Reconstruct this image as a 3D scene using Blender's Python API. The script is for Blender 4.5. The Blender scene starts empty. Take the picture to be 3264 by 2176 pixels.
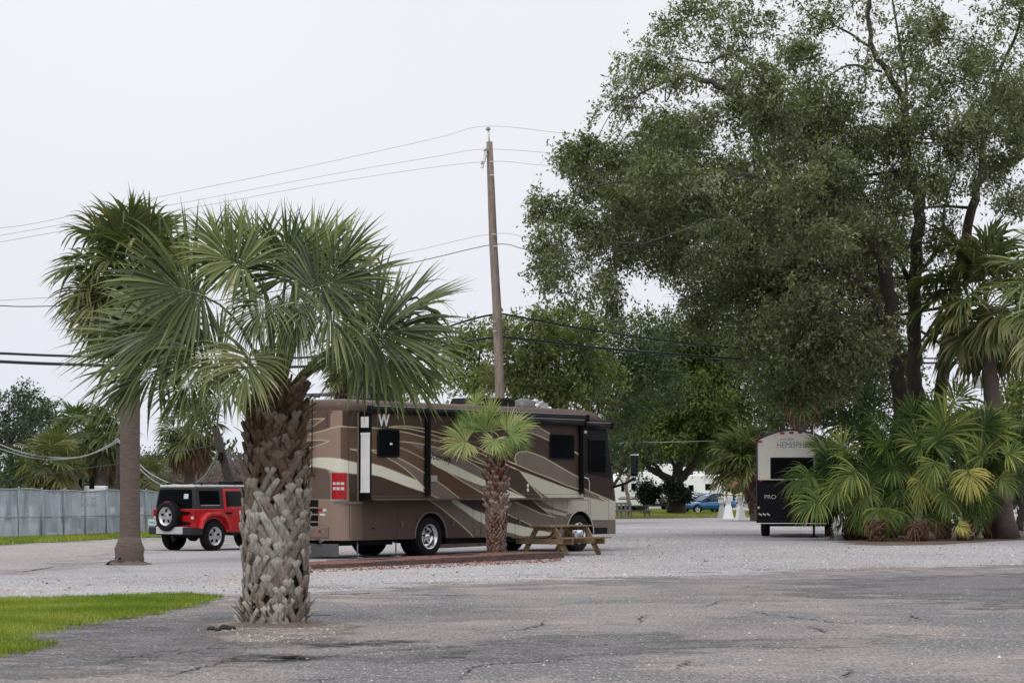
import bpy, bmesh, math, random
import numpy as np
from mathutils import Vector, Matrix
R = math.radians
C = bpy.context.scene
COL = C.collection
# ------------------------------------------------------------------ camera
F_PX = 7355.0            # focal length in photo pixels (photo 3264 x 2176)
CAM_H = 1.6
HOR = 1565.5             # horizon row in the photo
PITCH = math.atan((HOR - 1088.0) / F_PX)
cam = bpy.data.cameras.new("camera"); cam_o = bpy.data.objects.new("camera", cam); COL.objects.link(cam_o)
cam_o.location = (0, 0, CAM_H); cam_o.rotation_euler = (math.pi/2 + PITCH, 0, 0)
cam.sensor_fit = 'HORIZONTAL'; cam.sensor_width = 36.0; cam.lens = 36.0 * F_PX / 3264.0
cam.clip_start = 0.5; cam.clip_end = 4000
C.camera = cam_o
# ------------------------------------------------------------------ world: overcast sky
w = bpy.data.worlds.new("World"); C.world = w; w.use_nodes = True
nt = w.node_tree; nt.nodes.clear()
def N(t, kind, **kw):
    n = t.nodes.new(kind)
    for k, v in kw.items(): setattr(n, k, v)
    return n
SUN_EL, SUN_AZ = 52.0, -150.0     # azimuth clockwise from +Y
out = N(nt, 'ShaderNodeOutputWorld'); bg = N(nt, 'ShaderNodeBackground'); bg.inputs['Strength'].default_value = 0.1
sky = N(nt, 'ShaderNodeTexSky', sky_type='NISHITA', sun_disc=False)
sky.sun_elevation = R(SUN_EL); sky.sun_rotation = R(SUN_AZ); sky.dust_density = 4
hsv = N(nt, 'ShaderNodeHueSaturation'); hsv.inputs['Saturation'].default_value = 0.2
geo = N(nt, 'ShaderNodeNewGeometry'); tc = N(nt, 'ShaderNodeTexCoord')
sep = N(nt, 'ShaderNodeSeparateXYZ'); nt.links.new(tc.outputs['Generated'], sep.inputs[0])
ramp = N(nt, 'ShaderNodeValToRGB')
ramp.color_ramp.elements[0].position = 0.0; ramp.color_ramp.elements[0].color = (8.7, 8.95, 9.9, 1)
ramp.color_ramp.elements[1].position = 1.0; ramp.color_ramp.elements[1].color = (13.0, 13.2, 14.0, 1)
e = ramp.color_ramp.elements.new(0.26); e.color = (9.6, 9.65, 10.0, 1)
nt.links.new(sep.outputs['Z'], ramp.inputs[0])
cn = N(nt, 'ShaderNodeTexNoise'); cn.inputs['Scale'].default_value = 2.2; cn.inputs['Detail'].default_value = 4
nt.links.new(tc.outputs['Generated'], cn.inputs['Vector'])
cm = N(nt, 'ShaderNodeMapRange'); cm.inputs['To Min'].default_value = 0.95; cm.inputs['To Max'].default_value = 1.05
cm.inputs['From Min'].default_value = 0.3; cm.inputs['From Max'].default_value = 0.7
nt.links.new(cn.outputs[0], cm.inputs[0])
mul = N(nt, 'ShaderNodeVectorMath', operation='SCALE'); nt.links.new(ramp.outputs[0], mul.inputs[0]); nt.links.new(cm.outputs[0], mul.inputs['Scale'])
mix = N(nt, 'ShaderNodeMixRGB'); mix.inputs[0].default_value = 0.92
nt.links.new(sky.outputs[0], hsv.inputs['Color']); nt.links.new(hsv.outputs[0], mix.inputs[1]); nt.links.new(mul.outputs[0], mix.inputs[2])
nt.links.new(mix.outputs[0], bg.inputs[0]); nt.links.new(bg.outputs[0], out.inputs[0])
# ------------------------------------------------------------------ sun behind thin cloud
sl = bpy.data.lights.new("sun", 'SUN'); sl.energy = 1.1; sl.angle = R(14); sl.color = (1.0, 0.96, 0.9)
so = bpy.data.objects.new("sun", sl); COL.objects.link(so); so.location = (0, 0, 60)
sdir = Vector((math.sin(R(SUN_AZ))*math.cos(R(SUN_EL)), math.cos(R(SUN_AZ))*math.cos(R(SUN_EL)), math.sin(R(SUN_EL))))
so.rotation_euler = sdir.to_track_quat('Z', 'Y').to_euler()
vs = C.view_settings; vs.view_transform = 'Standard'; vs.look = 'None'; vs.gamma = 1; vs.exposure = 0.0; vs.use_curve_mapping = False
C.render.engine = 'CYCLES'
try:
    C.cycles.max_bounces = 6; C.cycles.transparent_max_bounces = 12
except Exception: pass
# ------------------------------------------------------------------ picture -> place helpers
K = 3264.0 / 2352.0      # I measured on a 2352 px wide copy
cp, sp_ = math.cos(PITCH), math.sin(PITCH)
def ray(x, y):
    a = (x - 1632.0) / F_PX; b = (1088.0 - y) / F_PX
    return np.array([a, cp - b * sp_, sp_ + b * cp])
def at(x, y, Y):          # point at distance Y for a 2352-wide pixel
    d = ray(x * K, y * K); return Vector((d[0] / d[1] * Y, Y, CAM_H + d[2] / d[1] * Y))
def gr(x, y, z=0.0):      # ground point
    d = ray(x * K, y * K); t = (z - CAM_H) / d[2]; return Vector((d[0] * t, d[1] * t, z))
def to_px(Pw):            # world (n,3) -> photo pixels
    Pw = np.asarray(Pw, float); q = Pw - np.array([0, 0, CAM_H])
    dep = q[:, 1] * cp + q[:, 2] * sp_; up = -q[:, 1] * sp_ + q[:, 2] * cp
    return np.stack([1632 + F_PX * q[:, 0] / dep, 1088 - F_PX * up / dep], 1)
def mpp(Y): return Y * K / F_PX      # metres per 2352-wide pixel
# ------------------------------------------------------------------ materials
def srgb(r, g, b, k=1.0):
    f = lambda c: (c/255/12.92 if c/255 <= 0.04045 else ((c/255+0.055)/1.055)**2.4)
    return (f(r)*k, f(g)*k, f(b)*k)
def mat(name, col, rough=0.6, metal=0.0, var=0.15, scale=6.0, bump=0.0, bscale=40.0, spec=0.5, coat=0.0, stretch=None, detail=5):
    m = bpy.data.materials.new(name); m.use_nodes = True; t = m.node_tree; b = t.nodes['Principled BSDF']
    b.inputs['Roughness'].default_value = rough; b.inputs['Metallic'].default_value = metal
    b.inputs['Specular IOR Level'].default_value = spec; b.inputs['Coat Weight'].default_value = coat
    tcn = N(t, 'ShaderNodeTexCoord'); vec = tcn.outputs['Object']
    if stretch:
        mp = N(t, 'ShaderNodeMapping'); mp.inputs['Scale'].default_value = stretch; t.links.new(vec, mp.inputs[0]); vec = mp.outputs[0]
    no = N(t, 'ShaderNodeTexNoise'); no.inputs['Scale'].default_value = scale; no.inputs['Detail'].default_value = detail; no.inputs['Roughness'].default_value = 0.65
    t.links.new(vec, no.inputs['Vector'])
    r = N(t, 'ShaderNodeValToRGB'); r.color_ramp.elements[0].position = 0.3; r.color_ramp.elements[1].position = 0.7
    r.color_ramp.elements[0].color = tuple(c*(1-var) for c in col) + (1,)
    r.color_ramp.elements[1].color = tuple(min(1, c*(1+var)) for c in col) + (1,)
    t.links.new(no.outputs[0], r.inputs[0]); t.links.new(r.outputs[0], b.inputs['Base Color'])
    if bump:
        n2 = N(t, 'ShaderNodeTexNoise'); n2.inputs['Scale'].default_value = bscale; n2.inputs['Detail'].default_value = 4; t.links.new(vec, n2.inputs['Vector'])
        bp = N(t, 'ShaderNodeBump'); bp.inputs['Strength'].default_value = bump; bp.inputs['Distance'].default_value = 0.02
        t.links.new(n2.outputs[0], bp.inputs['Height']); t.links.new(bp.outputs[0], b.inputs['Normal'])
    return m
def leaf_mat(name, stops, rough=0.5, trans=0.25, spec=0.5):
    m = bpy.data.materials.new(name); m.use_nodes = True; t = m.node_tree; b = t.nodes['Principled BSDF']
    b.inputs['Roughness'].default_value = rough; b.inputs['Specular IOR Level'].default_value = spec
    a = N(t, 'ShaderNodeAttribute', attribute_name='tint'); r = N(t, 'ShaderNodeValToRGB')
    el = r.color_ramp.elements
    while len(el) < len(stops): el.new(0.5)
    for i, (p, c) in enumerate(stops): el[i].position = p; el[i].color = tuple(c) + (1,)
    t.links.new(a.outputs['Fac'], r.inputs[0]); t.links.new(r.outputs[0], b.inputs['Base Color'])
    tr = N(t, 'ShaderNodeBsdfTranslucent'); mx = N(t, 'ShaderNodeMixShader'); mx.inputs[0].default_value = trans
    sc = N(t, 'ShaderNodeMixRGB', blend_type='MULTIPLY'); sc.inputs[0].default_value = 1; sc.inputs[2].default_value = (1.5, 1.7, 0.6, 1)
    t.links.new(r.outputs[0], sc.inputs[1]); t.links.new(sc.outputs[0], tr.inputs[0])
    o = t.nodes['Material Output']; t.links.new(b.outputs[0], mx.inputs[1]); t.links.new(tr.outputs[0], mx.inputs[2]); t.links.new(mx.outputs[0], o.inputs[0])
    return m
def vcol_mat(name, rough=0.3, coat=0.3, metal=0.0):
    m = bpy.data.materials.new(name); m.use_nodes = True; t = m.node_tree; b = t.nodes['Principled BSDF']
    b.inputs['Roughness'].default_value = rough; b.inputs['Coat Weight'].default_value = coat; b.inputs['Coat Roughness'].default_value = 0.12
    b.inputs['Metallic'].default_value = metal
    a = N(t, 'ShaderNodeAttribute', attribute_name='paint')
    no = N(t, 'ShaderNodeTexNoise'); no.inputs['Scale'].default_value = 3; no.inputs['Detail'].default_value = 6
    tcn = N(t, 'ShaderNodeTexCoord'); t.links.new(tcn.outputs['Object'], no.inputs['Vector'])
    mr = N(t, 'ShaderNodeMapRange'); mr.inputs['To Min'].default_value = 0.9; mr.inputs['To Max'].default_value = 1.1; t.links.new(no.outputs[0], mr.inputs[0])
    v = N(t, 'ShaderNodeVectorMath', operation='SCALE'); t.links.new(a.outputs['Color'], v.inputs[0]); t.links.new(mr.outputs[0], v.inputs['Scale'])
    t.links.new(v.outputs[0], b.inputs['Base Color'])
    return m
# ------------------------------------------------------------------ objects
def tag(o, label=None, cat=None, group=None, kind=None):
    if label: o['label'] = label
    if cat: o['category'] = cat
    if group: o['group'] = group
    if kind: o['kind'] = kind
    return o
def empty(name, loc=(0, 0, 0), rz=0.0, label=None, cat=None, group=None):
    o = bpy.data.objects.new(name, None); COL.objects.link(o); o.location = loc; o.rotation_euler = (0, 0, rz); o.empty_display_size = 0.3
    return tag(o, label, cat, group)
def link(name, me, parent=None):
    o = bpy.data.objects.new(name, me); COL.objects.link(o)
    if parent: o.parent = parent
    return o
def copy_tree(o, parent=None):
    c = o.copy(); COL.objects.link(c); c.parent = parent
    for ch in [x for x in COL.objects if x.parent == o]: copy_tree(ch, c)
    return c
def npmesh(name, V, Fq, mats, parent=None, attr=None, col=None, smooth=False, mi=None):
    V = np.asarray(V, np.float32).reshape(-1, 3); Fq = np.asarray(Fq, np.int32)
    k = Fq.shape[1]; me = bpy.data.meshes.new(name)
    me.vertices.add(len(V)); me.vertices.foreach_set('co', V.ravel())
    me.loops.add(Fq.size); me.loops.foreach_set('vertex_index', Fq.ravel())
    me.polygons.add(len(Fq)); me.polygons.foreach_set('loop_start', np.arange(0, Fq.size, k, dtype=np.int32))
    if attr is not None:
        a = me.attributes.new('tint', 'FLOAT', 'POINT'); a.data.foreach_set('value', np.asarray(attr, np.float32))
    if col is not None:
        a = me.attributes.new('paint', 'FLOAT_COLOR', 'POINT'); c4 = np.ones((len(V), 4), np.float32); c4[:, :3] = col; a.data.foreach_set('color', c4.ravel())
    if mi is not None: me.polygons.foreach_set('material_index', np.asarray(mi, np.int32))
    if smooth: me.polygons.foreach_set('use_smooth', np.ones(len(Fq), bool))
    me.update(calc_edges=True); me.validate()
    for m in (mats if isinstance(mats, (list, tuple)) else [mats]): me.materials.append(m)
    return link(name, me, parent)
class MB:
    def __init__(s): s.v = []; s.f = []; s.m = []; s.sm = []
    def add(s, vs_, fs, mi=0, smooth=False):
        b = len(s.v); s.v += [tuple(v) for v in vs_]
        for f in fs: s.f.append([i + b for i in f]); s.m.append(mi); s.sm.append(smooth)
        return s
    def box(s, c, d, mi=0, rot=None):
        x, y, z = d[0]/2, d[1]/2, d[2]/2; c = Vector(c)
        vs_ = [Vector((i*x, j*y, k*z)) for k in (-1, 1) for j in (-1, 1) for i in (-1, 1)]
        if rot is not None: vs_ = [rot @ v for v in vs_]
        return s.add([v + c for v in vs_], [(0, 2, 3, 1), (4, 5, 7, 6), (0, 1, 5, 4), (2, 6, 7, 3), (0, 4, 6, 2), (1, 3, 7, 5)], mi)
    def b2(s, a, b, mi=0):
        return s.box([(a[i]+b[i])/2 for i in range(3)], [abs(a[i]-b[i]) for i in range(3)], mi)
    def beam(s, p, q, w_, h, mi=0, up=(0, 0, 1)):
        p, q = Vector(p), Vector(q); d = q - p; L = d.length; d.normalize(); u = Vector(up)
        sd = d.cross(u); sd = sd.normalized() if sd.length > 1e-4 else Vector((1, 0, 0)); u = sd.cross(d)
        return s.box((p+q)/2, (L, w_, h), mi, Matrix((d, sd, u)).transposed())
    def tube(s, pts, rad, n=8, mi=0, cap=True, smooth=True):
        pts = [Vector(p) for p in pts]; rad = rad if isinstance(rad, (list, tuple)) else [rad]*len(pts)
        vs_, fs = [], []; ref = None
        for i, p in enumerate(pts):
            d = (pts[min(i+1, len(pts)-1)] - pts[max(i-1, 0)]).normalized()
            if ref is None: ref = d.orthogonal().normalized()
            ref = (ref - d*ref.dot(d)); ref = ref.normalized() if ref.length > 1e-5 else d.orthogonal().normalized()
            o2 = d.cross(ref)
            for j in range(n):
                a = 2*math.pi*j/n; vs_.append(p + (ref*math.cos(a) + o2*math.sin(a))*rad[i])
        for i in range(len(pts)-1):
            for j in range(n): fs.append((i*n+j, i*n+(j+1) % n, (i+1)*n+(j+1) % n, (i+1)*n+j))
        s.add(vs_, fs, mi, smooth)
        if cap:
            b = len(s.v) - len(vs_)
            s.f.append([b+j for j in range(n)][::-1]); s.m.append(mi); s.sm.append(False)
            s.f.append([b+(len(pts)-1)*n+j for j in range(n)]); s.m.append(mi); s.sm.append(False)
        return s
    def lathe(s, prof, c=(0, 0, 0), n=24, mi=0, axis='z', smooth=True, rot=0.0, cap=True):
        vs_, fs = [], []; c = Vector(c)
        for r_, h in prof:
            for j in range(n):
                a = 2*math.pi*j/n + rot; x, y = r_*math.cos(a), r_*math.sin(a)
                vs_.append(c + (Vector((x, y, h)) if axis == 'z' else Vector((x, h, y)) if axis == 'y' else Vector((h, x, y))))
        for i in range(len(prof)-1):
            for j in range(n): fs.append((i*n+j, i*n+(j+1) % n, (i+1)*n+(j+1) % n, (i+1)*n+j))
        if cap and prof[0][0] > 1e-4: fs.append(tuple(range(n))[::-1])
        if cap and prof[-1][0] > 1e-4: fs.append(tuple((len(prof)-1)*n+j for j in range(n)))
        return s.add(vs_, fs, mi, smooth)
    def prism(s, poly, a, b, plane='xz', mi=0):   # poly extruded along the third axis from a to b
        f = {'xz': lambda p, h: (p[0], h, p[1]), 'xy': lambda p, h: (p[0], p[1], h), 'yz': lambda p, h: (h, p[0], p[1])}[plane]
        n = len(poly); vs_ = [f(p, a) for p in poly] + [f(p, b) for p in poly]
        return s.add(vs_, [tuple(range(n))[::-1], tuple(range(n, 2*n))] + [(i, (i+1) % n, n+(i+1) % n, n+i) for i in range(n)], mi)
    def build(s, name, mats, parent=None, bevel=0.0, loc=None, segs=2, autos=False):
        me = bpy.data.meshes.new(name); me.from_pydata(s.v, [], s.f)
        me.polygons.foreach_set('material_index', s.m); me.polygons.foreach_set('use_smooth', s.sm)
        bm = bmesh.new(); bm.from_mesh(me); bmesh.ops.remove_doubles(bm, verts=bm.verts, dist=1e-5); bmesh.ops.recalc_face_normals(bm, faces=bm.faces); bm.to_mesh(me); bm.free()
        for m in (mats if isinstance(mats, (list, tuple)) else [mats]): me.materials.append(m)
        o = link(name, me, parent)
        if loc: o.location = loc
        if bevel:
            md = o.modifiers.new('bevel', 'BEVEL'); md.width = bevel; md.segments = segs; md.limit_method = 'ANGLE'; md.angle_limit = R(40); md.harden_normals = False
        return o
def text(name, body, size, m, parent, loc, rot, extrude=0.002, shear=0.0, xs=1.0, align='LEFT', offset=0.0):
    cu = bpy.data.curves.new(name, 'FONT'); cu.body = body; cu.size = size; cu.extrude = extrude; cu.shear = shear; cu.align_x = align; cu.offset = offset
    o = bpy.data.objects.new(name, cu); COL.objects.link(o)
    me = bpy.data.meshes.new_from_object(o.evaluated_get(bpy.context.evaluated_depsgraph_get()))
    bpy.data.objects.remove(o); me.materials.clear(); me.materials.append(m)
    for p in me.polygons: p.material_index = 0
    q = link(name, me, parent); q.location = loc; q.rotation_euler = rot; q.scale = (xs, 1, 1)
    return q
def spline(pts, n=8):      # Catmull-Rom through points
    P_ = [Vector(p) for p in pts]; P_ = [P_[0]*2-P_[1]] + P_ + [P_[-1]*2-P_[-2]]; o = []
    for i in range(1, len(P_)-2):
        for k in range(n):
            t = k/n; a, b, c, d = P_[i-1:i+3]
            o.append(0.5*((2*b) + (c-a)*t + (2*a-5*b+4*c-d)*t*t + (3*b-a-3*c+d)*t**3))
    o.append(P_[-2]); return o
M = {}
M['black'] = mat('black_trim', (0.006, 0.006, 0.007), 0.4, var=.1, spec=.15)
M['rubber'] = mat('tyre_rubber', (0.012, 0.012, 0.013), 0.8, var=.25, bump=.2, spec=.2)
M['glass'] = mat('dark_glass', (0.004, 0.005, 0.007), 0.08, var=.05, spec=0.15)
M['chrome'] = mat('polished_metal', (0.75, 0.75, 0.78), 0.18, 1.0, var=.1)
M['alu'] = mat('silver_alloy', (0.62, 0.62, 0.64), 0.32, 0.8, var=.1)
M['white'] = mat('white_paint', (0.72, 0.73, 0.72), 0.45, var=.06)
M['red_l'] = mat('red_lens', (0.38, 0.008, 0.012), 0.15, var=.1, coat=.5)
M['clear_l'] = mat('clear_lens', (0.6, 0.55, 0.55), 0.15, var=.1, coat=.5)
M['orange_l'] = mat('amber_lens', (0.7, 0.12, 0.02), 0.2, var=.1)
M['under'] = mat('underbody', (0.012, 0.011, 0.011), 0.8, var=.3)
M['soil'] = mat('soil', (0.16, 0.125, 0.105), 0.95, var=.4, scale=20, bump=.8)
# ------------------------------------------------------------------ ground
def ground_mat(name, cols, fine, big, alpha=False, bump=.5, rough=.9, cracks=False):
    m = bpy.data.materials.new(name); m.use_nodes = True; t = m.node_tree; b = t.nodes['Principled BSDF']
    b.inputs['Roughness'].default_value = rough; b.inputs['Specular IOR Level'].default_value = 0.35
    tcn = N(t, 'ShaderNodeTexCoord'); V = tcn.outputs['Object']
    def noise(s, d=3, r=.6, dist=0):
        n = N(t, 'ShaderNodeTexNoise'); n.inputs['Scale'].default_value = s; n.inputs['Detail'].default_value = d; n.inputs['Roughness'].default_value = r; n.inputs['Distortion'].default_value = dist
        t.links.new(V, n.inputs['Vector']); return n.outputs[0]
    def rng_(x, a, b_, c=0., d=1.):
        q = N(t, 'ShaderNodeMapRange'); q.inputs['From Min'].default_value = a; q.inputs['From Max'].default_value = b_; q.inputs['To Min'].default_value = c; q.inputs['To Max'].default_value = d
        t.links.new(x, q.inputs[0]); return q.outputs[0]
    def mixc(f, a, b_, mode='MIX'):
        q = N(t, 'ShaderNodeMixRGB', blend_type=mode)
        for i, x in ((0, f), (1, a), (2, b_)):
            if isinstance(x, (tuple, list)): q.inputs[i].default_value = tuple(x) + (1,)
            elif isinstance(x, (int, float)): q.inputs[i].default_value = x
            else: t.links.new(x, q.inputs[i])
        return q.outputs[0]
    gmp = N(t, 'ShaderNodeMapping'); gmp.inputs['Scale'].default_value = (1, .22, 1); gmp.inputs['Rotation'].default_value = (0, 0, .15); t.links.new(V, gmp.inputs[0])
    def gnoise(s):
        n = N(t, 'ShaderNodeTexNoise'); n.inputs['Scale'].default_value = s; n.inputs['Detail'].default_value = 1; t.links.new(gmp.outputs[0], n.inputs['Vector']); return n.outputs[0]
    c = mixc(rng_(noise(big[0], 6, .62, .3), .42, .58), cols[0], cols[1])
    c = mixc(rng_(noise(big[1], 5, .6, .2), .52, .68), c, cols[2])
    f1 = noise(fine[0], 2, .7); f2 = noise(fine[1], 2, .7)
    c = mixc(rng_(f1, .3, .7, 0, 1), mixc(1.0, c, (.66, .65, .65), 'MULTIPLY'), mixc(1.0, c, (1.32, 1.32, 1.32), 'MULTIPLY'))
    c = mixc(rng_(f2, .58, .70, 0, .85), c, cols[3])
    c = mixc(rng_(noise(fine[1]*.8, 2, .7, .5), .66, .74, 0, .7), c, cols[4])
    c = mixc(rng_(gnoise(fine[0]*1.1), .56, .66, 0, .55), c, cols[3]); c = mixc(rng_(gnoise(fine[0]*.8), .58, .68, 0, .6), c, cols[4])
    if cracks:
        dn = N(t, 'ShaderNodeTexNoise'); dn.inputs['Scale'].default_value = 1.3; dn.inputs['Detail'].default_value = 5; t.links.new(V, dn.inputs['Vector'])
        ad = N(t, 'ShaderNodeVectorMath', operation='MULTIPLY_ADD'); t.links.new(dn.outputs['Color'], ad.inputs[0]); ad.inputs[1].default_value = (1.2, 1.2, 0); t.links.new(V, ad.inputs[2])
        vo = N(t, 'ShaderNodeTexVoronoi', feature='DISTANCE_TO_EDGE'); vo.inputs['Scale'].default_value = 0.42; t.links.new(ad.outputs[0], vo.inputs['Vector'])
        ck = rng_(vo.outputs['Distance'], .0, .008, 1, 0)
        mk = N(t, 'ShaderNodeMath', operation='MULTIPLY'); t.links.new(ck, mk.inputs[0]); t.links.new(rng_(noise(.35, 3), .5, .62), mk.inputs[1])
        c = mixc(mk.outputs[0], c, (.035, .033, .033))
    t.links.new(c, b.inputs['Base Color'])
    bp = N(t, 'ShaderNodeBump'); bp.inputs['Strength'].default_value = bump; bp.inputs['Distance'].default_value = 0.03
    t.links.new(f1, bp.inputs['Height']); t.links.new(bp.outputs[0], b.inputs['Normal'])
    if alpha:
        a = N(t, 'ShaderNodeAttribute', attribute_name='tint')
        s = N(t, 'ShaderNodeMath', operation='ADD'); t.links.new(a.outputs['Fac'], s.inputs[0]); t.links.new(rng_(noise(.55, 9, .72), .3, .7, -1.5, 1.5), s.inputs[1])
        s2 = N(t, 'ShaderNodeMath', operation='ADD'); t.links.new(s.outputs[0], s2.inputs[0]); t.links.new(rng_(f1, .3, .7, -.35, .35), s2.inputs[1])
        al = rng_(s2.outputs[0], -.55, .55); t.links.new(al, b.inputs['Alpha'])
    return m
M['gravel'] = ground_mat('gravel_ground', [(.37, .36, .38), (.29, .275, .29), (.38, .315, .275), (.54, .54, .57), (.13, .12, .12)], (24, 13), (.12, .3), bump=.6)
M['asphalt'] = ground_mat('worn_asphalt', [(.130, .126, .136), (.228, .200, .195), (.31, .258, .230), (.42, .38, .34), (.065, .062, .065)], (30, 17), (.26, .55), alpha=True, bump=.4, rough=.82, cracks=True)
M['oldroad'] = ground_mat('pale_old_road', [(.33, .30, .29), (.28, .265, .265), (.38, .33, .30), (.48, .45, .42), (.15, .14, .14)], (18, 11), (.15, .3), alpha=True, bump=.3, cracks=True)
M['turf'] = ground_mat('turf', [(.13, .20, .03), (.17, .25, .045), (.20, .22, .06), (.27, .33, .08), (.05, .08, .02)], (14, 8), (.5, .9), alpha=True, bump=.8)
M['mulch_g'] = ground_mat('leaf_litter', [(.10, .065, .05), (.14, .10, .075), (.17, .12, .09), (.25, .19, .15), (.03, .02, .02)], (16, 9), (.7, .9), alpha=True, bump=.8)
M['patch'] = ground_mat('sandy_patch', [(.24, .205, .18), (.18, .15, .135), (.30, .26, .23), (.46, .43, .39), (.10, .085, .075)], (26, 15), (.6, 1.2), alpha=True, bump=.8)
def sheet(name, poly, z, m, step=0.5, label=None, soft=0.8, kind='structure'):
    """irregular sheet: grid clipped to a polygon, attribute = signed distance to its rim"""
    poly = np.array([(p[0], p[1]) for p in poly]); x0, y0 = poly.min(0)-2*soft; x1, y1 = poly.max(0)+2*soft
    nx, ny = int((x1-x0)/step)+2, int((y1-y0)/step)+2
    X, Y = np.meshgrid(np.linspace(x0, x1, nx), np.linspace(y0, y1, ny)); P_ = np.stack([X.ravel(), Y.ravel()], 1)
    ins = inside(P_, poly); d = edge_dist(P_, poly); sd = np.where(ins, d, -d) / soft
    idx = np.arange(nx*ny).reshape(ny, nx)
    Fq = np.stack([idx[:-1, :-1], idx[:-1, 1:], idx[1:, 1:], idx[1:, :-1]], -1).reshape(-1, 4)
    Fq = Fq[(sd[Fq] > -1.6).any(1)]; used = np.unique(Fq); mp = np.zeros(len(P_), int); mp[used] = np.arange(len(used))
    V = np.c_[P_[used], np.full(len(used), z)]
    o = npmesh(name, V, mp[Fq], m, attr=np.clip(sd[used], -2, 3)); tag(o, kind=kind)
    return o
def inside(P_, poly):
    x, y = P_[:, 0], P_[:, 1]; c = np.zeros(len(P_), bool); n = len(poly); j = n-1
    for i in range(n):
        xi, yi = poly[i]; xj, yj = poly[j]
        with np.errstate(divide='ignore', invalid='ignore'):
            c ^= ((yi > y) != (yj > y)) & (x < (xj-xi)*(y-yi)/((yj-yi) if yj != yi else 1e-9)+xi)
        j = i
    return c
def seg_dist(P_, a, b):
    a = np.asarray(a, float); b = np.asarray(b, float); ab = b-a; t = np.clip(((P_-a)@ab)/max(ab@ab, 1e-9), 0, 1)
    return np.linalg.norm(P_-(a+t[:, None]*ab), axis=1)
def edge_dist(P_, poly, closed=True):
    d = np.full(len(P_), 1e9); n = len(poly)
    for i in range(n if closed else n-1): d = np.minimum(d, seg_dist(P_, poly[i], poly[(i+1) % n]))
    return d
g = MB(); g.add([(-1500, -60, 0), (1500, -60, 0), (1500, 3000, 0), (-1500, 3000, 0)], [(0, 1, 2, 3)]); tag(g.build('ground', M['gravel']), kind='structure')
road_edge = [(-300, 1395), (200, 1400), (500, 1376), (640, 1374), (720, 1366), (860, 1356), (960, 1350), (1200, 1340), (1500, 1326), (1900, 1311), (2352, 1300), (2700, 1296)]
rp = [gr(x, y) for x, y in road_edge]
sheet('road', [(-14, 12)] + [(p.x, p.y) for p in rp] + [(18, 40), (14, 12)], .004, M['asphalt'], .4, soft=2.2)
lr = [gr(x, y) for x, y in [(-260, 1330), (0, 1318), (170, 1300), (250, 1278), (345, 1262), (560, 1250), (560, 1234), (350, 1238), (0, 1252), (-260, 1262)]]
sheet('side_road', lr, .004, M['oldroad'], .5, soft=1.0)
def grass_patch(px, z, n, h, seed, name='grass', soft=.4, step=.25, label=None, bm_='blade'):
    poly = [gr(x, y) for x, y in px]; sheet('lawn', poly, z, M['turf'], step, soft=soft)
    rng = np.random.default_rng(seed); pl = np.array([(p.x, p.y) for p in poly]); lo, hi = pl.min(0)-.1, pl.max(0)+.1
    Q = rng.uniform(lo, hi, (n*3, 2)); sd = np.where(inside(Q, pl), 1, -1)*edge_dist(Q, pl); Q = Q[sd > rng.normal(-.02, .12, len(Q))+.16*np.sin(Q[:, 0]*5+3*np.sin(Q[:, 1]*4))+.12*np.sin(Q[:, 0]*13+Q[:, 1]*9)][:n]; n = len(Q)
    a = rng.uniform(0, 6.28, n); hh = h*rng.uniform(.4, 1.3, n); lx = rng.normal(0, .35, (n, 2))*hh[:, None]; wd = h*.09*rng.uniform(.7, 1.6, n)
    B = np.c_[Q, np.full(n, z)]; sx = np.c_[np.cos(a)*wd, np.sin(a)*wd, np.zeros(n)]; T = B+np.c_[lx, hh]
    V = np.stack([B-sx, B+sx, T+sx*.15, T-sx*.15], 1).reshape(-1, 3)
    o = npmesh(name, V, np.arange(n*4).reshape(-1, 4), M[bm_], attr=np.repeat(np.clip(.38+.30*np.sin(Q[:, 0]*1.7+2*np.sin(Q[:, 1]*.9))*np.sin(Q[:, 1]*1.3+1.5*np.sin(Q[:, 0]*.7+seed))+rng.normal(0, .22, n), 0, 1), 4))
    tag(o, label or 'short green grass growing on the lawn', 'grass', kind='stuff')
M['blade'] = leaf_mat('grass_blades', [(0, (.11, .16, .022)), (.55, (.24, .30, .05)), (1, (.44, .40, .15))], .6, .3, .2)
M['dryblade'] = leaf_mat('dry_grass_blades', [(0, (.16, .17, .05)), (.6, (.28, .28, .09)), (1, (.40, .36, .15))], .6, .3, .2)
grass_patch([(-260, 1385), (0, 1379), (120, 1377), (300, 1371), (400, 1367), (500, 1374), (420, 1393), (330, 1410), (200, 1430), (100, 1450), (40, 1470), (0, 1478), (-200, 1500)], .02, 60000, .05, 3, label='bright green lawn corner beside the worn asphalt')
grass_patch([(-200, 1490), (0, 1486), (50, 1482), (95, 1488), (50, 1494), (0, 1504), (-200, 1530)], .02, 9000, .06, 4, label='small grass tuft patch at the near left road edge')
grass_patch([(-300, 1241), (0, 1240), (350, 1226), (560, 1219), (560, 1228), (350, 1234), (0, 1251), (-300, 1266)], .02, 26000, .12, 5, soft=.5, step=.5, label='grass verge at the foot of the grey fence')
grass_patch([(1360, 1175), (1560, 1168), (1760, 1176), (1740, 1187), (1640, 1188), (1500, 1190), (1360, 1192)], .02, 30000, .14, 6, soft=.8, step=.8, bm_='dryblade', label='yellow green grass strip before the parked blue car')
sheet('gravel_patch', [gr(x, y) for x, y in [(470, 1450), (560, 1428), (700, 1426), (790, 1436), (800, 1448), (720, 1466), (600, 1472), (500, 1464)]], .008, M['patch'], .12, soft=.5)
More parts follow.
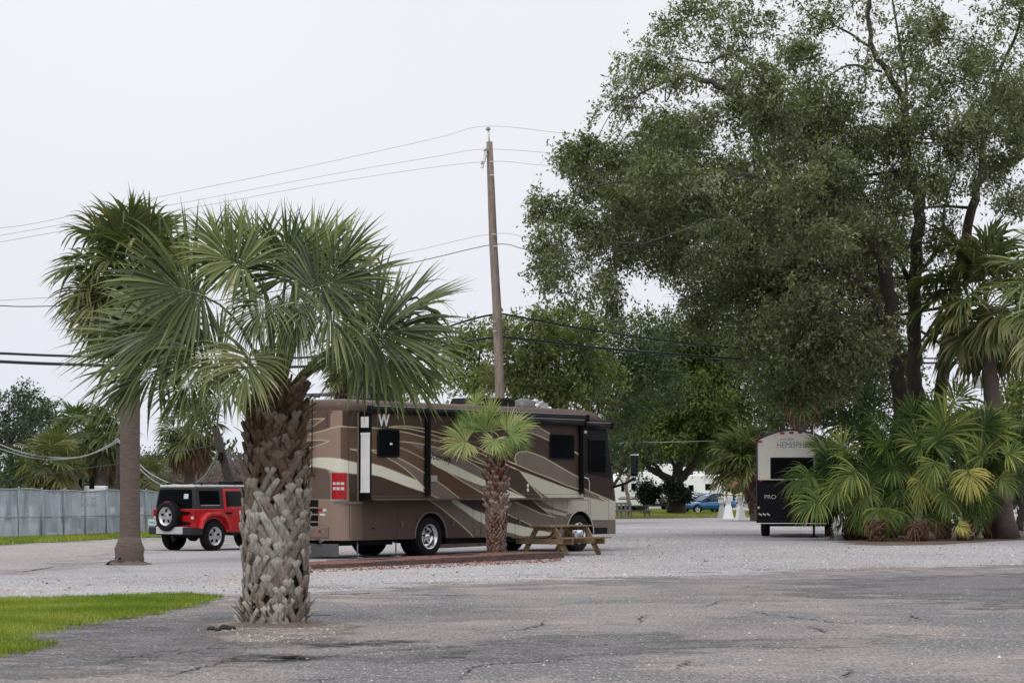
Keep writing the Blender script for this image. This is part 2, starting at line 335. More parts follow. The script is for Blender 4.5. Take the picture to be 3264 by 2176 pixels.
M['tar'] = ground_mat('dark_tar_patch', [(.100, .100, .110), (.13, .125, .13), (.16, .145, .14), (.30, .28, .26), (.045, .045, .05)], (30, 17), (.4, .8), alpha=True, bump=.35, rough=.8)
for px in ([(60, 1462), (300, 1432), (540, 1420), (640, 1452), (520, 1490), (330, 1520), (120, 1545), (-60, 1540)], [(1880, 1345), (2050, 1328), (2352, 1318), (2500, 1340), (2400, 1392), (2150, 1376), (1960, 1366)], [(1150, 1478), (1500, 1462), (1750, 1470), (1500, 1496), (1200, 1510), (900, 1512)]):
    sheet('asphalt_patch', [gr(x, y) for x, y in px], .0065, M['tar'], .25, soft=1.6)
# leaf litter below the palmetto thicket
sheet('leaf_litter_ground', [gr(x, y) for x, y in [(1930, 1238), (1960, 1249), (2040, 1253), (2160, 1250), (2260, 1244), (2352, 1240), (2600, 1236), (2600, 1215), (2300, 1215), (1950, 1225)]], .006, M['mulch_g'], .3, soft=.4)
# traced cracks and puddle edges
M['crack'] = mat('crack_fill', (.02, .019, .019), .8, var=.3)
M['wet'] = mat('puddle_water', (.03, .027, .025), .05, var=.1)
rc = random.Random(5)
def crack(pts, w0, name='road_crack', m='crack'):
    b = MB(); P3 = spline([gr(x, y) for x, y in pts], 18); v = []
    for i, p in enumerate(P3):
        k = .62*w0*(.15+1.1*rc.random())*math.sin(math.pi*(i+.6)/(len(P3)+.2)); j = rc.uniform(-.045, .045)
        d = (P3[min(i+1, len(P3)-1)]-P3[max(i-1, 0)]).normalized(); s = Vector((-d.y, d.x, 0)); p = p+s*j
        v += [(p+s*k).to_tuple()[:2]+(.011,), (p-s*k).to_tuple()[:2]+(.011,)]
    b.add(v, [(2*i, 2*i+1, 2*i+3, 2*i+2) for i in range(len(P3)-1)]); tag(b.build(name, M[m]), kind='structure')
for pts, w0 in [([(660, 1491), (760, 1487), (840, 1476), (930, 1462)], .035), ([(300, 1565), (400, 1552), (440, 1540), (520, 1518), (560, 1506), (620, 1498)], .03),
                ([(1150, 1451), (1200, 1446), (1240, 1436), (1252, 1425)], .04), ([(1590, 1395), (1620, 1392), (1660, 1380), (1690, 1376)], .03),
                ([(1720, 1404), (1760, 1410), (1780, 1414)], .04), ([(1850, 1438), (1880, 1446), (1900, 1456)], .04), ([(2080, 1410), (2100, 1418), (2120, 1424)], .03),
                ([(1470, 1432), (1475, 1420), (1490, 1412)], .035), ([(1000, 1346), (1100, 1345), (1340, 1338), (1560, 1331)], .03), ([(1550, 1541), (1570, 1528), (1580, 1515)], .03),
                ([(0, 1319), (60, 1312), (110, 1304), (160, 1298)], .07), ([(1720, 1452), (1950, 1448), (2352, 1440)], .02), ([(1200, 1492), (1450, 1478), (1700, 1466)], .022),
                ([(1930, 1560), (1950, 1548), (1945, 1535)], .03), ([(560, 1506), (800, 1500), (1000, 1488), (1200, 1478), (1500, 1468)], .03), ([(1690, 1376), (1800, 1370), (1950, 1374), (2150, 1366), (2352, 1352)], .028), ([(1500, 1412), (1650, 1420), (1780, 1414), (1950, 1432), (2120, 1424), (2352, 1410)], .025), ([(200, 1540), (300, 1510), (420, 1500), (520, 1482)], .025), ([(1050, 1568), (1100, 1530), (1250, 1520), (1400, 1508)], .03), ([(1960, 1352), (2040, 1346), (2200, 1342)], .04), ([(800, 1440), (950, 1430), (1150, 1420), (1250, 1425)], .025), ([(705, 1329), (1000, 1325), (1300, 1316), (1560, 1306)], .03)]:
    crack(pts, w0)
for pts in ([(700, 1366), (760, 1365), (820, 1364), (870, 1361)], [(925, 1367), (980, 1366), (1040, 1368), (1120, 1368)], [(690, 1413), (740, 1413), (775, 1411)], [(1700, 1263), (1740, 1262), (1790, 1264)]):
    crack(pts, .10, 'puddle', 'wet')
# loose stones: uncountable chips on road and gravel
def stones(px, n, r0, seed, m, label, z=.004):
    rng = np.random.default_rng(seed); pl = np.array([tuple(gr(x, y))[:2] for x, y in px]); lo, hi = pl.min(0), pl.max(0)
    Q = rng.uniform(lo, hi, (n*4, 2)); Q = Q[inside(Q, pl)][:n]; n = len(Q)
    base = np.array([(1, 0, 0), (0, 1, 0), (-1, 0, 0), (0, -1, 0), (.1, 0, .8)]); s = r0*rng.lognormal(0, .45, n); a = rng.uniform(0, 6.28, n)
    V = base[None].repeat(n, 0)*rng.uniform(.6, 1.3, (n, 5, 3)); ca, sa = np.cos(a)[:, None], np.sin(a)[:, None]
    V = np.stack([V[..., 0]*ca-V[..., 1]*sa, V[..., 0]*sa+V[..., 1]*ca, V[..., 2]], -1)*s[:, None, None]; V[..., :2] += Q[:, None]; V[..., 2] += z
    T = np.array([(0, 1, 4), (1, 2, 4), (2, 3, 4), (3, 0, 4)]); Fq = (T[None]+(np.arange(n)*5)[:, None, None]).reshape(-1, 3)
    o = npmesh('loose_stones', V, Fq, M[m], attr=np.repeat(rng.uniform(0, 1, n), 5)); tag(o, label, 'stones', kind='stuff')
M['chips'] = leaf_mat('stone_chips', [(0, (.16, .14, .13)), (.5, (.36, .33, .30)), (1, (.62, .60, .57))], .9, 0, .2)
M['darkchips'] = leaf_mat('dark_chips', [(0, (.04, .035, .035)), (1, (.12, .10, .09))], .9, 0, .2)
stones([(0, 1568), (2352, 1568), (2352, 1330), (700, 1380), (300, 1440), (0, 1510)], 2600, .007, 7, 'chips', 'pale stone chips scattered over the asphalt')
stones([(480, 1450), (560, 1436), (740, 1436), (790, 1452), (700, 1478), (560, 1476)], 450, .009, 8, 'chips', 'pebbles spilled round the foot of the nearest palm', .006)
stones([(0, 1330), (0, 1372), (700, 1362), (1200, 1336), (2352, 1296), (2352, 1250), (1900, 1255), (1400, 1230), (1300, 1290), (700, 1312)], 26000, .010, 9, 'chips', 'white gravel lying across the open lot')
stones([(0, 1330), (0, 1372), (700, 1362), (1200, 1336), (2352, 1296), (2352, 1250), (1900, 1200), (1430, 1200), (1300, 1290), (700, 1312)], 1300, .012, 10, 'darkchips', 'dark leaf crumbs and chips dotting the gravel')
# ------------------------------------------------------------------ palms
def nrm(v): v = np.asarray(v, float); return v/max(np.linalg.norm(v), 1e-9)
UP = np.array([0, 0, 1.0])
def fan(rng, hub, axis, normal, Rr, n=44, spread=2.3, fold=.3, droop=.35, join=.42, costa=.3, wid=1.0, jit=.06, bent=.12, tint=.5, recurve=.25):
    Y = nrm(axis); Z = nrm(np.asarray(normal, float)-Y*np.dot(normal, Y)); X = np.cross(Y, Z)
    th = np.linspace(-spread, spread, n)+rng.normal(0, jit*.6, n); a = np.abs(th)/spread
    c = costa*Rr*(1-a)**1.2
    base = hub+Y*c[:, None]-Z*(c**2*recurve/Rr)[:, None]
    d = np.cos(th)[:, None]*Y+np.sin(th)[:, None]*X+(fold*np.abs(np.sin(th)))[:, None]*Z-Z*((1-a)*recurve*.6)[:, None]
    d += rng.normal(0, jit, (n, 3)); d /= np.linalg.norm(d, axis=1)[:, None]
    L = (Rr-c)*(1-.28*a**2.5)*rng.uniform(.86, 1.1, n)
    t = np.array([.03, .22, .42, .6, .78, .9, 1.0]); ns = len(t)
    dr = droop*rng.uniform(.4, 1.6, n); bt = rng.uniform(0, 1, n) < bent; dr = np.where(bt, dr*2.2+.7, dr)
    dd = d[:, None]-UP*(dr[:, None]*(.25*t+2.3*t**2.6))[..., None]; dd /= np.linalg.norm(dd, axis=2)[..., None]; st = np.diff(np.concatenate([[0], t]))
    pos = base[:, None]+np.cumsum(dd*(L[:, None]*st)[..., None], axis=1)
    dth = 2*spread/n; wj = dth*Rr*.5*join*1.15*wid
    wf = np.where(t < join, t/join, np.clip((1-t)/(1-join), 0, 1)**1.15); hw = wj*np.maximum(wf, .05); hw[0] = wj*.12; hw[-1] = .0015
    tan = np.gradient(pos, axis=1); tan /= np.linalg.norm(tan, axis=2)[..., None]
    S = np.cross(tan, Z); S /= np.maximum(np.linalg.norm(S, axis=2)[..., None], 1e-6); Nn = np.cross(S, tan)
    tw = rng.normal(0, .5, n)[:, None]*t**1.5; S = S*np.cos(tw)[..., None]+Nn*np.sin(tw)[..., None]
    up = .55
    V = np.stack([pos-S*hw[None, :, None]+Nn*(hw*up)[None, :, None], pos, pos+S*hw[None, :, None]+Nn*(hw*up)[None, :, None]], 2)
    i = np.arange(ns-1); q = []
    for s in (0, 1): q.append(np.stack([i*3+s, i*3+s+1, (i+1)*3+s+1, (i+1)*3+s], 1))
    q = np.concatenate(q); Fq = (q[None]+(np.arange(n)*ns*3)[:, None, None]).reshape(-1, 4)
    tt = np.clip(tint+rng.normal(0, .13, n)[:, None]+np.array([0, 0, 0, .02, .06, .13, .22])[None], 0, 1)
    cm = costa*Rr*.95; Vr, Fr = stalk(hub-Y*.02*Rr, Y, hub+Y*cm-Z*(cm**2*recurve/Rr), Y-Z*recurve*.6, .02*Rr, .005*Rr, 6, 4)
    V = V.reshape(-1, 3); return np.concatenate([V, Vr]), np.concatenate([Fq, Fr+len(V)]), np.concatenate([np.repeat(tt.reshape(-1), 3), np.full(len(Vr), .7)])
def stalk(p0, d0, p1, d1, r0, r1, n=8, k=5, flat=.6):
    p0, p1 = np.asarray(p0, float), np.asarray(p1, float); L = np.linalg.norm(p1-p0); d0 = nrm(d0)*L; d1 = nrm(d1)*L; t = np.linspace(0, 1, n)[:, None]
    P_ = (2*t**3-3*t**2+1)*p0+(t**3-2*t**2+t)*d0+(-2*t**3+3*t**2)*p1+(t**3-t**2)*d1
    tan = np.gradient(P_, axis=0); tan /= np.linalg.norm(tan, axis=1)[:, None]
    s = np.cross(tan, UP); s /= np.maximum(np.linalg.norm(s, axis=1)[:, None], 1e-5); u = np.cross(s, tan)
    r = r0+(r1-r0)*np.linspace(0, 1, n)**.7; a = np.arange(k)*2*math.pi/k
    V = P_[:, None]+(s[:, None]*np.cos(a)[None, :, None]+u[:, None]*np.sin(a)[None, :, None]*flat)*r[:, None, None]
    i, j = np.meshgrid(np.arange(n-1), np.arange(k), indexing='ij'); j2 = (j+1) % k
    return V.reshape(-1, 3), np.stack([i*k+j, i*k+j2, (i+1)*k+j2, (i+1)*k+j], -1).reshape(-1, 4)
class Acc:
    def __init__(s, sep=False): s.V = []; s.F = []; s.T = []; s.M = []; s.n = 0; s.sep = sep; s.S = Acc() if sep else None
    def add(s, V, Fq, T, mi=0):
        s.V.append(V); s.F.append(Fq+s.n); s.T.append(np.broadcast_to(T, (len(V),)).astype(float)); s.M.append(np.full(len(Fq), mi)); s.n += len(V)
    def build(s, name, mats, parent, smooth=False):
        if s.sep: o = npmesh(name, np.concatenate(s.V), np.concatenate(s.F), mats[0], parent, attr=np.concatenate(s.T)); s.S.build('leaf_stalk', [mats[1]], o, True); return o
        return npmesh(name, np.concatenate(s.V), np.concatenate(s.F), mats, parent, attr=np.concatenate(s.T), mi=np.concatenate(s.M), smooth=smooth)
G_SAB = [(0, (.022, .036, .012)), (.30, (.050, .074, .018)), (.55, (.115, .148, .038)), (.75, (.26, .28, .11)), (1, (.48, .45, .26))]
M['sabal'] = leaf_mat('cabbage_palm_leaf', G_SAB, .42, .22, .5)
M['sabal_far'] = leaf_mat('far_palm_leaf', [(0, (.03, .05, .02)), (.4, (.06, .09, .028)), (.7, (.12, .14, .045)), (1, (.26, .22, .11))], .5, .22, .4)
M['wash'] = leaf_mat('fan_palm_leaf', [(0, (.05, .10, .025)), (.4, (.10, .18, .04)), (.7, (.22, .29, .08)), (1, (.42, .36, .18))], .42, .28, .5)
M['palmetto'] = leaf_mat('palmetto_leaf', [(0, (.012, .026, .008)), (.35, (.036, .068, .015)), (.6, (.09, .14, .027)), (.82, (.24, .27, .06)), (1, (.48, .42, .12))], .5, .25, .3)
M['deadleaf'] = leaf_mat('dead_palm_leaf', [(0, (.05, .03, .02)), (.5, (.15, .095, .06)), (1, (.28, .19, .13))], .9, .1, .2)
M['petiole'] = mat('leaf_stalk', (.09, .12, .03), .5, var=.25)
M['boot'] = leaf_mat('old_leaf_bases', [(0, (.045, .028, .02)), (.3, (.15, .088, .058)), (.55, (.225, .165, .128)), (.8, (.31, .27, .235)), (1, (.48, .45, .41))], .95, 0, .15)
M['redboot'] = leaf_mat('reddish_leaf_bases', [(0, (.07, .028, .018)), (.35, (.15, .06, .04)), (.6, (.25, .17, .14)), (1, (.46, .38, .34))], .95, 0, .15)
def roughen(m):
    t = m.node_tree; b = t.nodes['Principled BSDF']; src = b.inputs['Base Color'].links[0].from_socket; tcn = N(t, 'ShaderNodeTexCoord'); mp = N(t, 'ShaderNodeMapping'); mp.inputs['Scale'].default_value = (1, 1, .35); t.links.new(tcn.outputs['Object'], mp.inputs[0])
    no = N(t, 'ShaderNodeTexNoise'); no.inputs['Scale'].default_value = 38; no.inputs['Detail'].default_value = 6; no.inputs['Roughness'].default_value = .75; t.links.new(mp.outputs[0], no.inputs['Vector']); r = N(t, 'ShaderNodeMapRange'); r.inputs['From Min'].default_value = .35; r.inputs['From Max'].default_value = .68; r.inputs['To Min'].default_value = .45; r.inputs['To Max'].default_value = 1.25; t.links.new(no.outputs[0], r.inputs[0])
    v = N(t, 'ShaderNodeVectorMath', operation='SCALE'); t.links.new(src, v.inputs[0]); t.links.new(r.outputs[0], v.inputs['Scale']); t.links.new(v.outputs[0], b.inputs['Base Color']); bp = N(t, 'ShaderNodeBump'); bp.inputs['Strength'].default_value = .7; bp.inputs['Distance'].default_value = .02; t.links.new(no.outputs[0], bp.inputs['Height']); t.links.new(bp.outputs[0], b.inputs['Normal'])
roughen(M['boot']); roughen(M['redboot'])
M['palmbark'] = mat('ringed_palm_bark', (.13, .098, .085), .9, var=.3, scale=5, bump=.7, bscale=16, stretch=(1, 1, 6))
M['fibre'] = mat('trunk_fibre', (.075, .05, .036), .95, var=.5, scale=14, bump=.8)
def frond_to(rng, crown, hub, axis, normal, Rr, acc=None, mi=(0, 1), pet_r=.028, start=None, **kw):
    V, Fq, T = fan(rng, np.asarray(hub), axis, normal, Rr, **kw); acc.add(V, Fq, T, mi[0])
    d0 = start if start is not None else nrm(np.asarray(hub)-np.asarray(crown))+UP*.5
    V, Fq = stalk(crown, d0, hub, axis, pet_r, pet_r*.45); (acc.S if acc.sep else acc).add(V, Fq, .5, 0 if acc.sep else mi[1])
def boots(rng, prof, zs, per, size, tintf, acc, jut=.35, vjit=.15, lean=(0, 0), inv=False):
    """woven split leaf bases: every base is an inverted V of two straps that clasp the trunk and meet in a stub"""
    lx, ly = lean
    for k, z in enumerate(zs):
        for i in range(per):
            a = 2*math.pi*(i+.5*(k % 2)+rng.normal(0, .10))/per; zz = z+rng.normal(0, vjit*size); r = prof(zz); s = size*rng.uniform(.85, 1.2); tn = tintf(zz)+rng.normal(0, .1)
            da = .62*2*math.pi/per; jt = jut(zz) if callable(jut) else jut
            for sg in (-1, 1):
                n = 5; t = np.linspace(0, 1, n)
                if rng.uniform() < .12: continue
                aa = a+sg*da*(1-t*1.28)+rng.normal(0, .03); zc = zz-s*.55+s*1.0*t
                rr = r+.012+rng.uniform(0, .03)+t**2*s*jt*.55; wv = s*.215*(1-.50*t**1.2)*rng.uniform(.75, 1.25)
                Cc = np.stack([np.cos(aa)*rr, np.sin(aa)*rr, zc], 1); tan = np.gradient(Cc, axis=0); tan /= np.linalg.norm(tan, axis=1)[:, None]
                out = np.stack([np.cos(aa), np.sin(aa), aa*0], 1); S = np.cross(tan, out); S /= np.linalg.norm(S, axis=1)[:, None]; Nn = np.cross(S, tan)
                th = .015*s/.22
                ring = np.stack([Cc-S*wv[:, None], Cc-S*wv[:, None]*.5+Nn*th, Cc+S*wv[:, None]*.5+Nn*th, Cc+S*wv[:, None], Cc-Nn*th*.6], 1)
                ring[..., 0] += lx*zz; ring[..., 1] += ly*zz
                j = np.arange(5); q = [np.stack([m*5+j, m*5+(j+1) % 5, (m+1)*5+(j+1) % 5, (m+1)*5+j], 1) for m in range(n-1)]
                b = (n-1)*5; q.append(np.array([[b, b+1, b+2, b+3], [b, b+3, b+4, b]]))
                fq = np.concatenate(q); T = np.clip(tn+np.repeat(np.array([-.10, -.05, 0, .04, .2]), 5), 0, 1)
                ok = fq.copy(); ok[-1] = [b, b+3, b+4, b+4]
                acc.add(ring.reshape(-1, 3), ok[:-1], T)
def mound(parent, r, h, m, seed, name='soil_mound', sy=1.0):
    rng = random.Random(seed); v, f = [], []; nr, na = 8, 36
    for i in range(nr+1):
        t = i/nr
        for j in range(na):
            a = 2*math.pi*j/na; rr = r*t*(1+.12*math.sin(3*a+seed)+.08*math.sin(7*a)+rng.uniform(-.03, .03)); z = h*(1-t)**1.3*(1+rng.uniform(-.15, .15))+.012-(.03 if i == nr else 0)
            v.append((rr*math.cos(a), rr*math.sin(a)*sy, z))
    for i in range(nr):
        for j in range(na): f.append((i*na+j, i*na+(j+1) % na, (i+1)*na+(j+1) % na, (i+1)*na+j))
    return MB().add(v, f, 0, True).build(name, m, parent)
def generic_palm(name, label, cat, base, height, crownR, nf, seed, leafm, trunk_r, lean=(0, 0), boots_h=None, skirt=0, group=None, tint=.45, el=(75, -55), pet=.6, parts=False, bootspec=None, n=40, bark='palmbark', fan_kw={}, taper=.85, flare=1.25, kids=True, dz=0.0):
    rng = np.random.default_rng(seed); e = empty(name, base, 0, label, cat, group)
    pts = [(lean[0]*t*height+.03*math.sin(3*t+seed)*height*.1, lean[1]*t*height, t*height) for t in np.linspace(0, 1, 12)]
    rad = [trunk_r*(1+(flare-1)*math.exp(-t*height*2.2))*(1-(1-taper)*t)*(1+.04*math.sin(9*t+seed)) for t in np.linspace(0, 1, 12)]
    b = MB(); b.tube(pts, rad, 14); tr = b.build('trunk', M[bark], e)
    top = np.array(pts[-1]); Rm = crownR/(1+pet)
    if bootspec:
        acc = Acc(); boots(rng, lambda z: trunk_r*taper, np.arange(bootspec[0], height, bootspec[2]*.62), bootspec[1], bootspec[2], lambda z: bootspec[3], acc, .6, lean=lean); acc.build('leaf_bases', [M['boot']], e)
    acc = Acc()
    for i in range(nf):
        t = (i+.5)/nf; az = i*2.39996+rng.normal(0, .2); ele = R(el[0]+(el[1]-el[0])*t**.9)+rng.normal(0, .1)
        d = np.array([math.cos(az)*math.cos(ele), math.sin(az)*math.cos(ele), math.sin(ele)])
        hub = top+d*Rm*pet*rng.uniform(.85, 1.15)+UP*(.12*Rm-.10*Rm*max(0, -math.sin(ele)))
        ax = nrm(d-UP*(.35+.25*t)*math.cos(ele)); nm = UP*.9+d*.35+rng.normal(0, .25, 3)
        kw = dict(n=n, droop=.25+.2*t, tint=tint+rng.normal(0, .07)+(.12*t if t > .7 else 0)); kw.update(fan_kw)
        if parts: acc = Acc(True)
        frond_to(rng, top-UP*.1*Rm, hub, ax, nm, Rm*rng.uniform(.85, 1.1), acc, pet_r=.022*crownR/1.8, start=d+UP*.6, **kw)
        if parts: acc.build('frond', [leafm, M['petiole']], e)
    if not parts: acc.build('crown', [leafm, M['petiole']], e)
    if skirt:
        acc = Acc()
        for i in range(skirt):
            az = rng.uniform(0, 6.28); d = np.array([math.cos(az), math.sin(az), -rng.uniform(.3, 1.3)]); d = nrm(d); hub = top+d*Rm*pet*rng.uniform(.5, .9)-UP*rng.uniform(0, .5)*crownR
            frond_to(rng, top-UP*.3, hub, nrm(d-UP*1.6), d+UP*.2, Rm*rng.uniform(.6, .9), acc, pet_r=.02, n=24, droop=.8, tint=.5, spread=1.5, jit=.16)
        acc.build('dead_skirt', [M['deadleaf'], M['deadleaf']], e)
    return e
# ---- the big cabbage palm in front, every frond placed
def main_palm():
    d0 = 27.7; base = gr(632, 1436); e = empty('cabbage_palm', base, 0, 'stout cabbage palm with a woven trunk of old leaf bases, standing nearest on the asphalt', 'palm tree')
    rng = np.random.default_rng(11); H = 2.78; bx, by = base.x, base.y
    prof_ = lambda z: np.interp(z, [0, .1, .5, 1.2, 1.9, 2.4, 2.8], [.37, .33, .32, .335, .305, .275, .24])
    b = MB(); zz = np.linspace(-.05, H+.12, 16); b.tube([(0, 0, z) for z in zz], [float(prof_(z))*.97 for z in zz], 20); b.build('trunk', M['fibre'], e)
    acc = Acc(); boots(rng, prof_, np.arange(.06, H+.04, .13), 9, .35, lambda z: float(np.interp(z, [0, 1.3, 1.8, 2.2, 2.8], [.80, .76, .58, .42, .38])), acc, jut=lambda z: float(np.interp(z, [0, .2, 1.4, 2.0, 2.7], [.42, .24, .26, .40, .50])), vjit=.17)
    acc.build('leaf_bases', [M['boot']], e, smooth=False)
    # ragged splinters at the top and the foot
    acc = Acc()
    for i in range(170):
        top = i < 120; a = rng.uniform(0, 6.28); z = rng.uniform(1.6, 2.75) if top else rng.uniform(.0, .15); r = float(prof_(z)); o = np.array([math.cos(a), math.sin(a), 0])
        p0 = o*r+UP*z; L = rng.uniform(.14, .34); d = nrm(o*rng.uniform(.35, .9)+UP*rng.uniform(.5, 1.2)); V, Fq = stalk(p0, d, p0+d*L, d+o*.3, .035 if top else .04, .008, 5, 4, .35); acc.add(V, Fq, rng.uniform(.1, .5) if top else rng.uniform(.5, .8))
    acc.build('broken_stubs', [M['boot']], e)
    acc = Acc()      # green-brown stalk bases fanning out of the trunk top
    for i in range(34):
        a = i*2.39996; t = i/34; r = .24*(.35+.65*t); o = np.array([math.cos(a), math.sin(a), 0]); p0 = o*r*.8+UP*(H-.28-.10*t); L = rng.uniform(.34, .55); d = nrm(o*(.25+.75*t)+UP*(1.1-.5*t)); V, Fq = stalk(p0, UP*.6+o*.3, p0+d*L, d, .062, .03, 6, 5, .45); acc.add(V, Fq, rng.uniform(.2, .7))
    acc.build('stalk_bases', [leaf_mat('stalk_base', [(0, (.09, .055, .035)), (.5, (.16, .12, .06)), (1, (.14, .17, .06))], .7, 0, .2)], e)
    mound(e, .66, .12, M['soil'], 3)
    cr = np.array([0, 0, H-.05]); mm = mpp(d0)
    specs = [  # hub x, hub y, depth offset, angle, toward camera, radius, normal cam share, droop, spread
        (563, 617, -.55, 155, .25, .92, .9, .30, 2.3), (535, 620, .25, 118, 0, .95, .6, .12, 1.9), (600, 630, .15, 102, 0, .98, .7, .10, 2.0), (655, 640, -.1, 84, .05, .95, .85, .12, 2.3),
        (700, 625, .3, 68, 0, .95, .6, .10, 2.0), (748, 636, -.2, 48, .1, .98, .8, .12, 2.2), (770, 660, .1, 22, .05, 1.0, .75, .2, 2.2), (715, 665, -.75, 12, .3, 1.0, .9, .35, 2.3),
        (829, 772, -.35, 8, .1, 1.36, .85, .28, 2.1), (868, 752, .25, 34, 0, 1.30, .5, .12, 1.7), (852, 792, -.1, -42, .15, 1.25, .85, .35, 2.1), (905, 800, .35, -12, 0, 1.05, .7, .45, 1.9),
        (470, 681, -.35, 166, .2, 1.34, .9, .22, 2.2), (450, 744, -.1, 196, .1, 1.35, .7, .35, 1.9), (511, 814, -.6, 192, .25, .95, .9, .5, 2.1), (420, 775, .1, 186, 0, 1.62, .7, .25, 1.8),
        (380, 842, .2, 206, .1, 1.2, .7, .40, 2.0), (450, 860, -.3, 236, .2, .8, .9, .5, 2.0), (575, 815, -.75, 262, .35, .85, .9, .5, 2.2),
        (681, 665, -1.0, 268, .25, 1.05, .9, .9, 1.1), (620, 690, -.95, 236, .4, .8, .9, .8, 1.7), (740, 700, -.8, 300, .4, .95, .9, .7, 1.9),
        (800, 840, .45, -30, -.2, .95, .6, .5, 2.0), (520, 900, .4, 215, -.2, .9, .6, .6, 2.0), 
        (610, 800, -.35, 98, .05, .75, .4, .0, .7), (655, 790, -.1, 82, .0, .8, .4, .0, .6), (700, 640, .55, 60, -.15, 1.1, .5, .15, 2.0)]
    for i, (hx, hy, dy, an, tc_, Rr, nc, dr, spd) in enumerate(specs):
        hub = np.array(at(hx, hy, d0+dy))-np.array(base); ax = np.array([math.cos(R(an)), -tc_, math.sin(R(an))])
        side = np.array([math.cos(R(an+90)), 0, math.sin(R(an+90))]); side = side if side[2] > 0 else -side
        nm = np.array([0, -1, 0])*nc+side*(1.1-nc)+UP*.25+rng.normal(0, .12, 3)
        acc = Acc(True); out_ = nrm(hub-cr)
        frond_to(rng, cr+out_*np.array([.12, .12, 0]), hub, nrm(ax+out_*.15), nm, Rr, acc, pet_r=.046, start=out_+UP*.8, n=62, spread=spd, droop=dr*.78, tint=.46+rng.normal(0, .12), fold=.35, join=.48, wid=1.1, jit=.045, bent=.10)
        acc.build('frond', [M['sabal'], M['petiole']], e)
main_palm()
# ---- tall palm behind it on the left
def tall_palm():
    b0 = gr(297, 1296); e = generic_palm('cabbage_palm', 'tall cabbage palm with a smooth brown trunk and round crown, left of the red off-roader', 'palm tree', b0, 6.2, 2.15, 46, 21, M['sabal_far'], .235, lean=(-.004, 0), tint=.60, pet=.62, el=(82, -72), n=40, parts=True, taper=.9, flare=1.0, fan_kw=dict(droop=.28, join=.45, wid=1.2))
    mound(e, .52, .22, M['palmbark'], 5, 'root_flare')
    b = MB(); b.lathe([(.30, .0), (.33, .12), (.31, .22), (.335, .34), (.27, .5), (.24, .6)], n=16); b.build('swollen_foot', M['palmbark'], e)
    t = MB(); p = [gr(246, 1297), gr(252, 1289, .08), gr(262, 1287, .14), gr(276, 1282, .28)]; t.tube(spline(p, 4), .025, 6)
    tag(t.build('black_hose', M['black']), 'black hose end leaning on the tall palm foot', 'hose')
tall_palm()
# ---- small fan palm in the bed
def small_palm():
    base = Vector((at(1140, 1268, 56.9).x, 56.9, .10)); e = empty('fan_palm', base, 0, 'small bright green fan palm growing in the timber edged bed before the motorhome', 'palm tree')
    rng = np.random.default_rng(31); m = mpp(56.9); H = (1268-1048)*m
    zt = [0, .3, .8, 1.1, 1.25, 1.6, 1.9, 2.2, H]; rt = [.22, .22, .26, .24, .17, .22, .22, .14, .08]
    prof_ = lambda z: float(np.interp(z, zt, rt))
    b = MB(); zz = np.linspace(0, H, 20); b.tube([(0, 0, z) for z in zz], [prof_(z)*.86 for z in zz], 16); b.build('trunk', M['fibre'], e)
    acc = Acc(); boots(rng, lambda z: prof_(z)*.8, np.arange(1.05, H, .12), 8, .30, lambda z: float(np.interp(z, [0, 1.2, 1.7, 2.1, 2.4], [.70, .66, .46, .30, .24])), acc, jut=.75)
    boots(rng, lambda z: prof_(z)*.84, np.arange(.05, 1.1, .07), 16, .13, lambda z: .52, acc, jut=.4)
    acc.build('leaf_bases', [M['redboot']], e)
    cr = np.array([0, 0, H])
    specs = [(1115, 990, -.2, 95, .1, .80, .8, 1.5), (1090, 985, 0, 118, 0, .78, .7, 1.3), (1162, 990, .0, 52, 0, .85, .8, 1.6), (1180, 985, .2, 25, 0, .75, .6, 1.5), (1172, 1000, -.3, 8, .2, .68, .8, 1.8),
             (1072, 1014, -.2, 186, .2, .88, .9, 2.2), (1060, 990, .2, 165, 0, .7, .6, 2.0), (1135, 1010, -.55, 250, .6, .55, .9, 2.3), (1150, 1020, -.2, 290, .3, .55, .9, 2.2), (1125, 960, .3, 90, -.1, .75, .6, 1.4),
             (1180, 1010, .2, -20, 0, .65, .7, 2.0), (1092, 930, .5, 84, -.3, .55, .6, 1.5)]
    for hx, hy, dy, an, tcm, Rr, nc, spd in specs:
        hub = np.array(at(hx, hy, 56.9+dy))-np.array(base); ax = np.array([math.cos(R(an)), -tcm, math.sin(R(an))]); side = np.array([math.cos(R(an+90)), 0, math.sin(R(an+90))]); side = side if side[2] > 0 else -side
        acc = Acc(True); frond_to(rng, cr, hub, ax, np.array([0, -1, 0])*nc+side*(1.1-nc)+UP*.4, Rr*.88, acc, pet_r=.025, n=40, spread=spd, droop=.12, tint=.62+rng.normal(0, .1), fold=.25, join=.55, bent=.03, jit=.03, costa=.08)
        acc.build('frond', [M['wash'], M['petiole']], e)
small_palm()
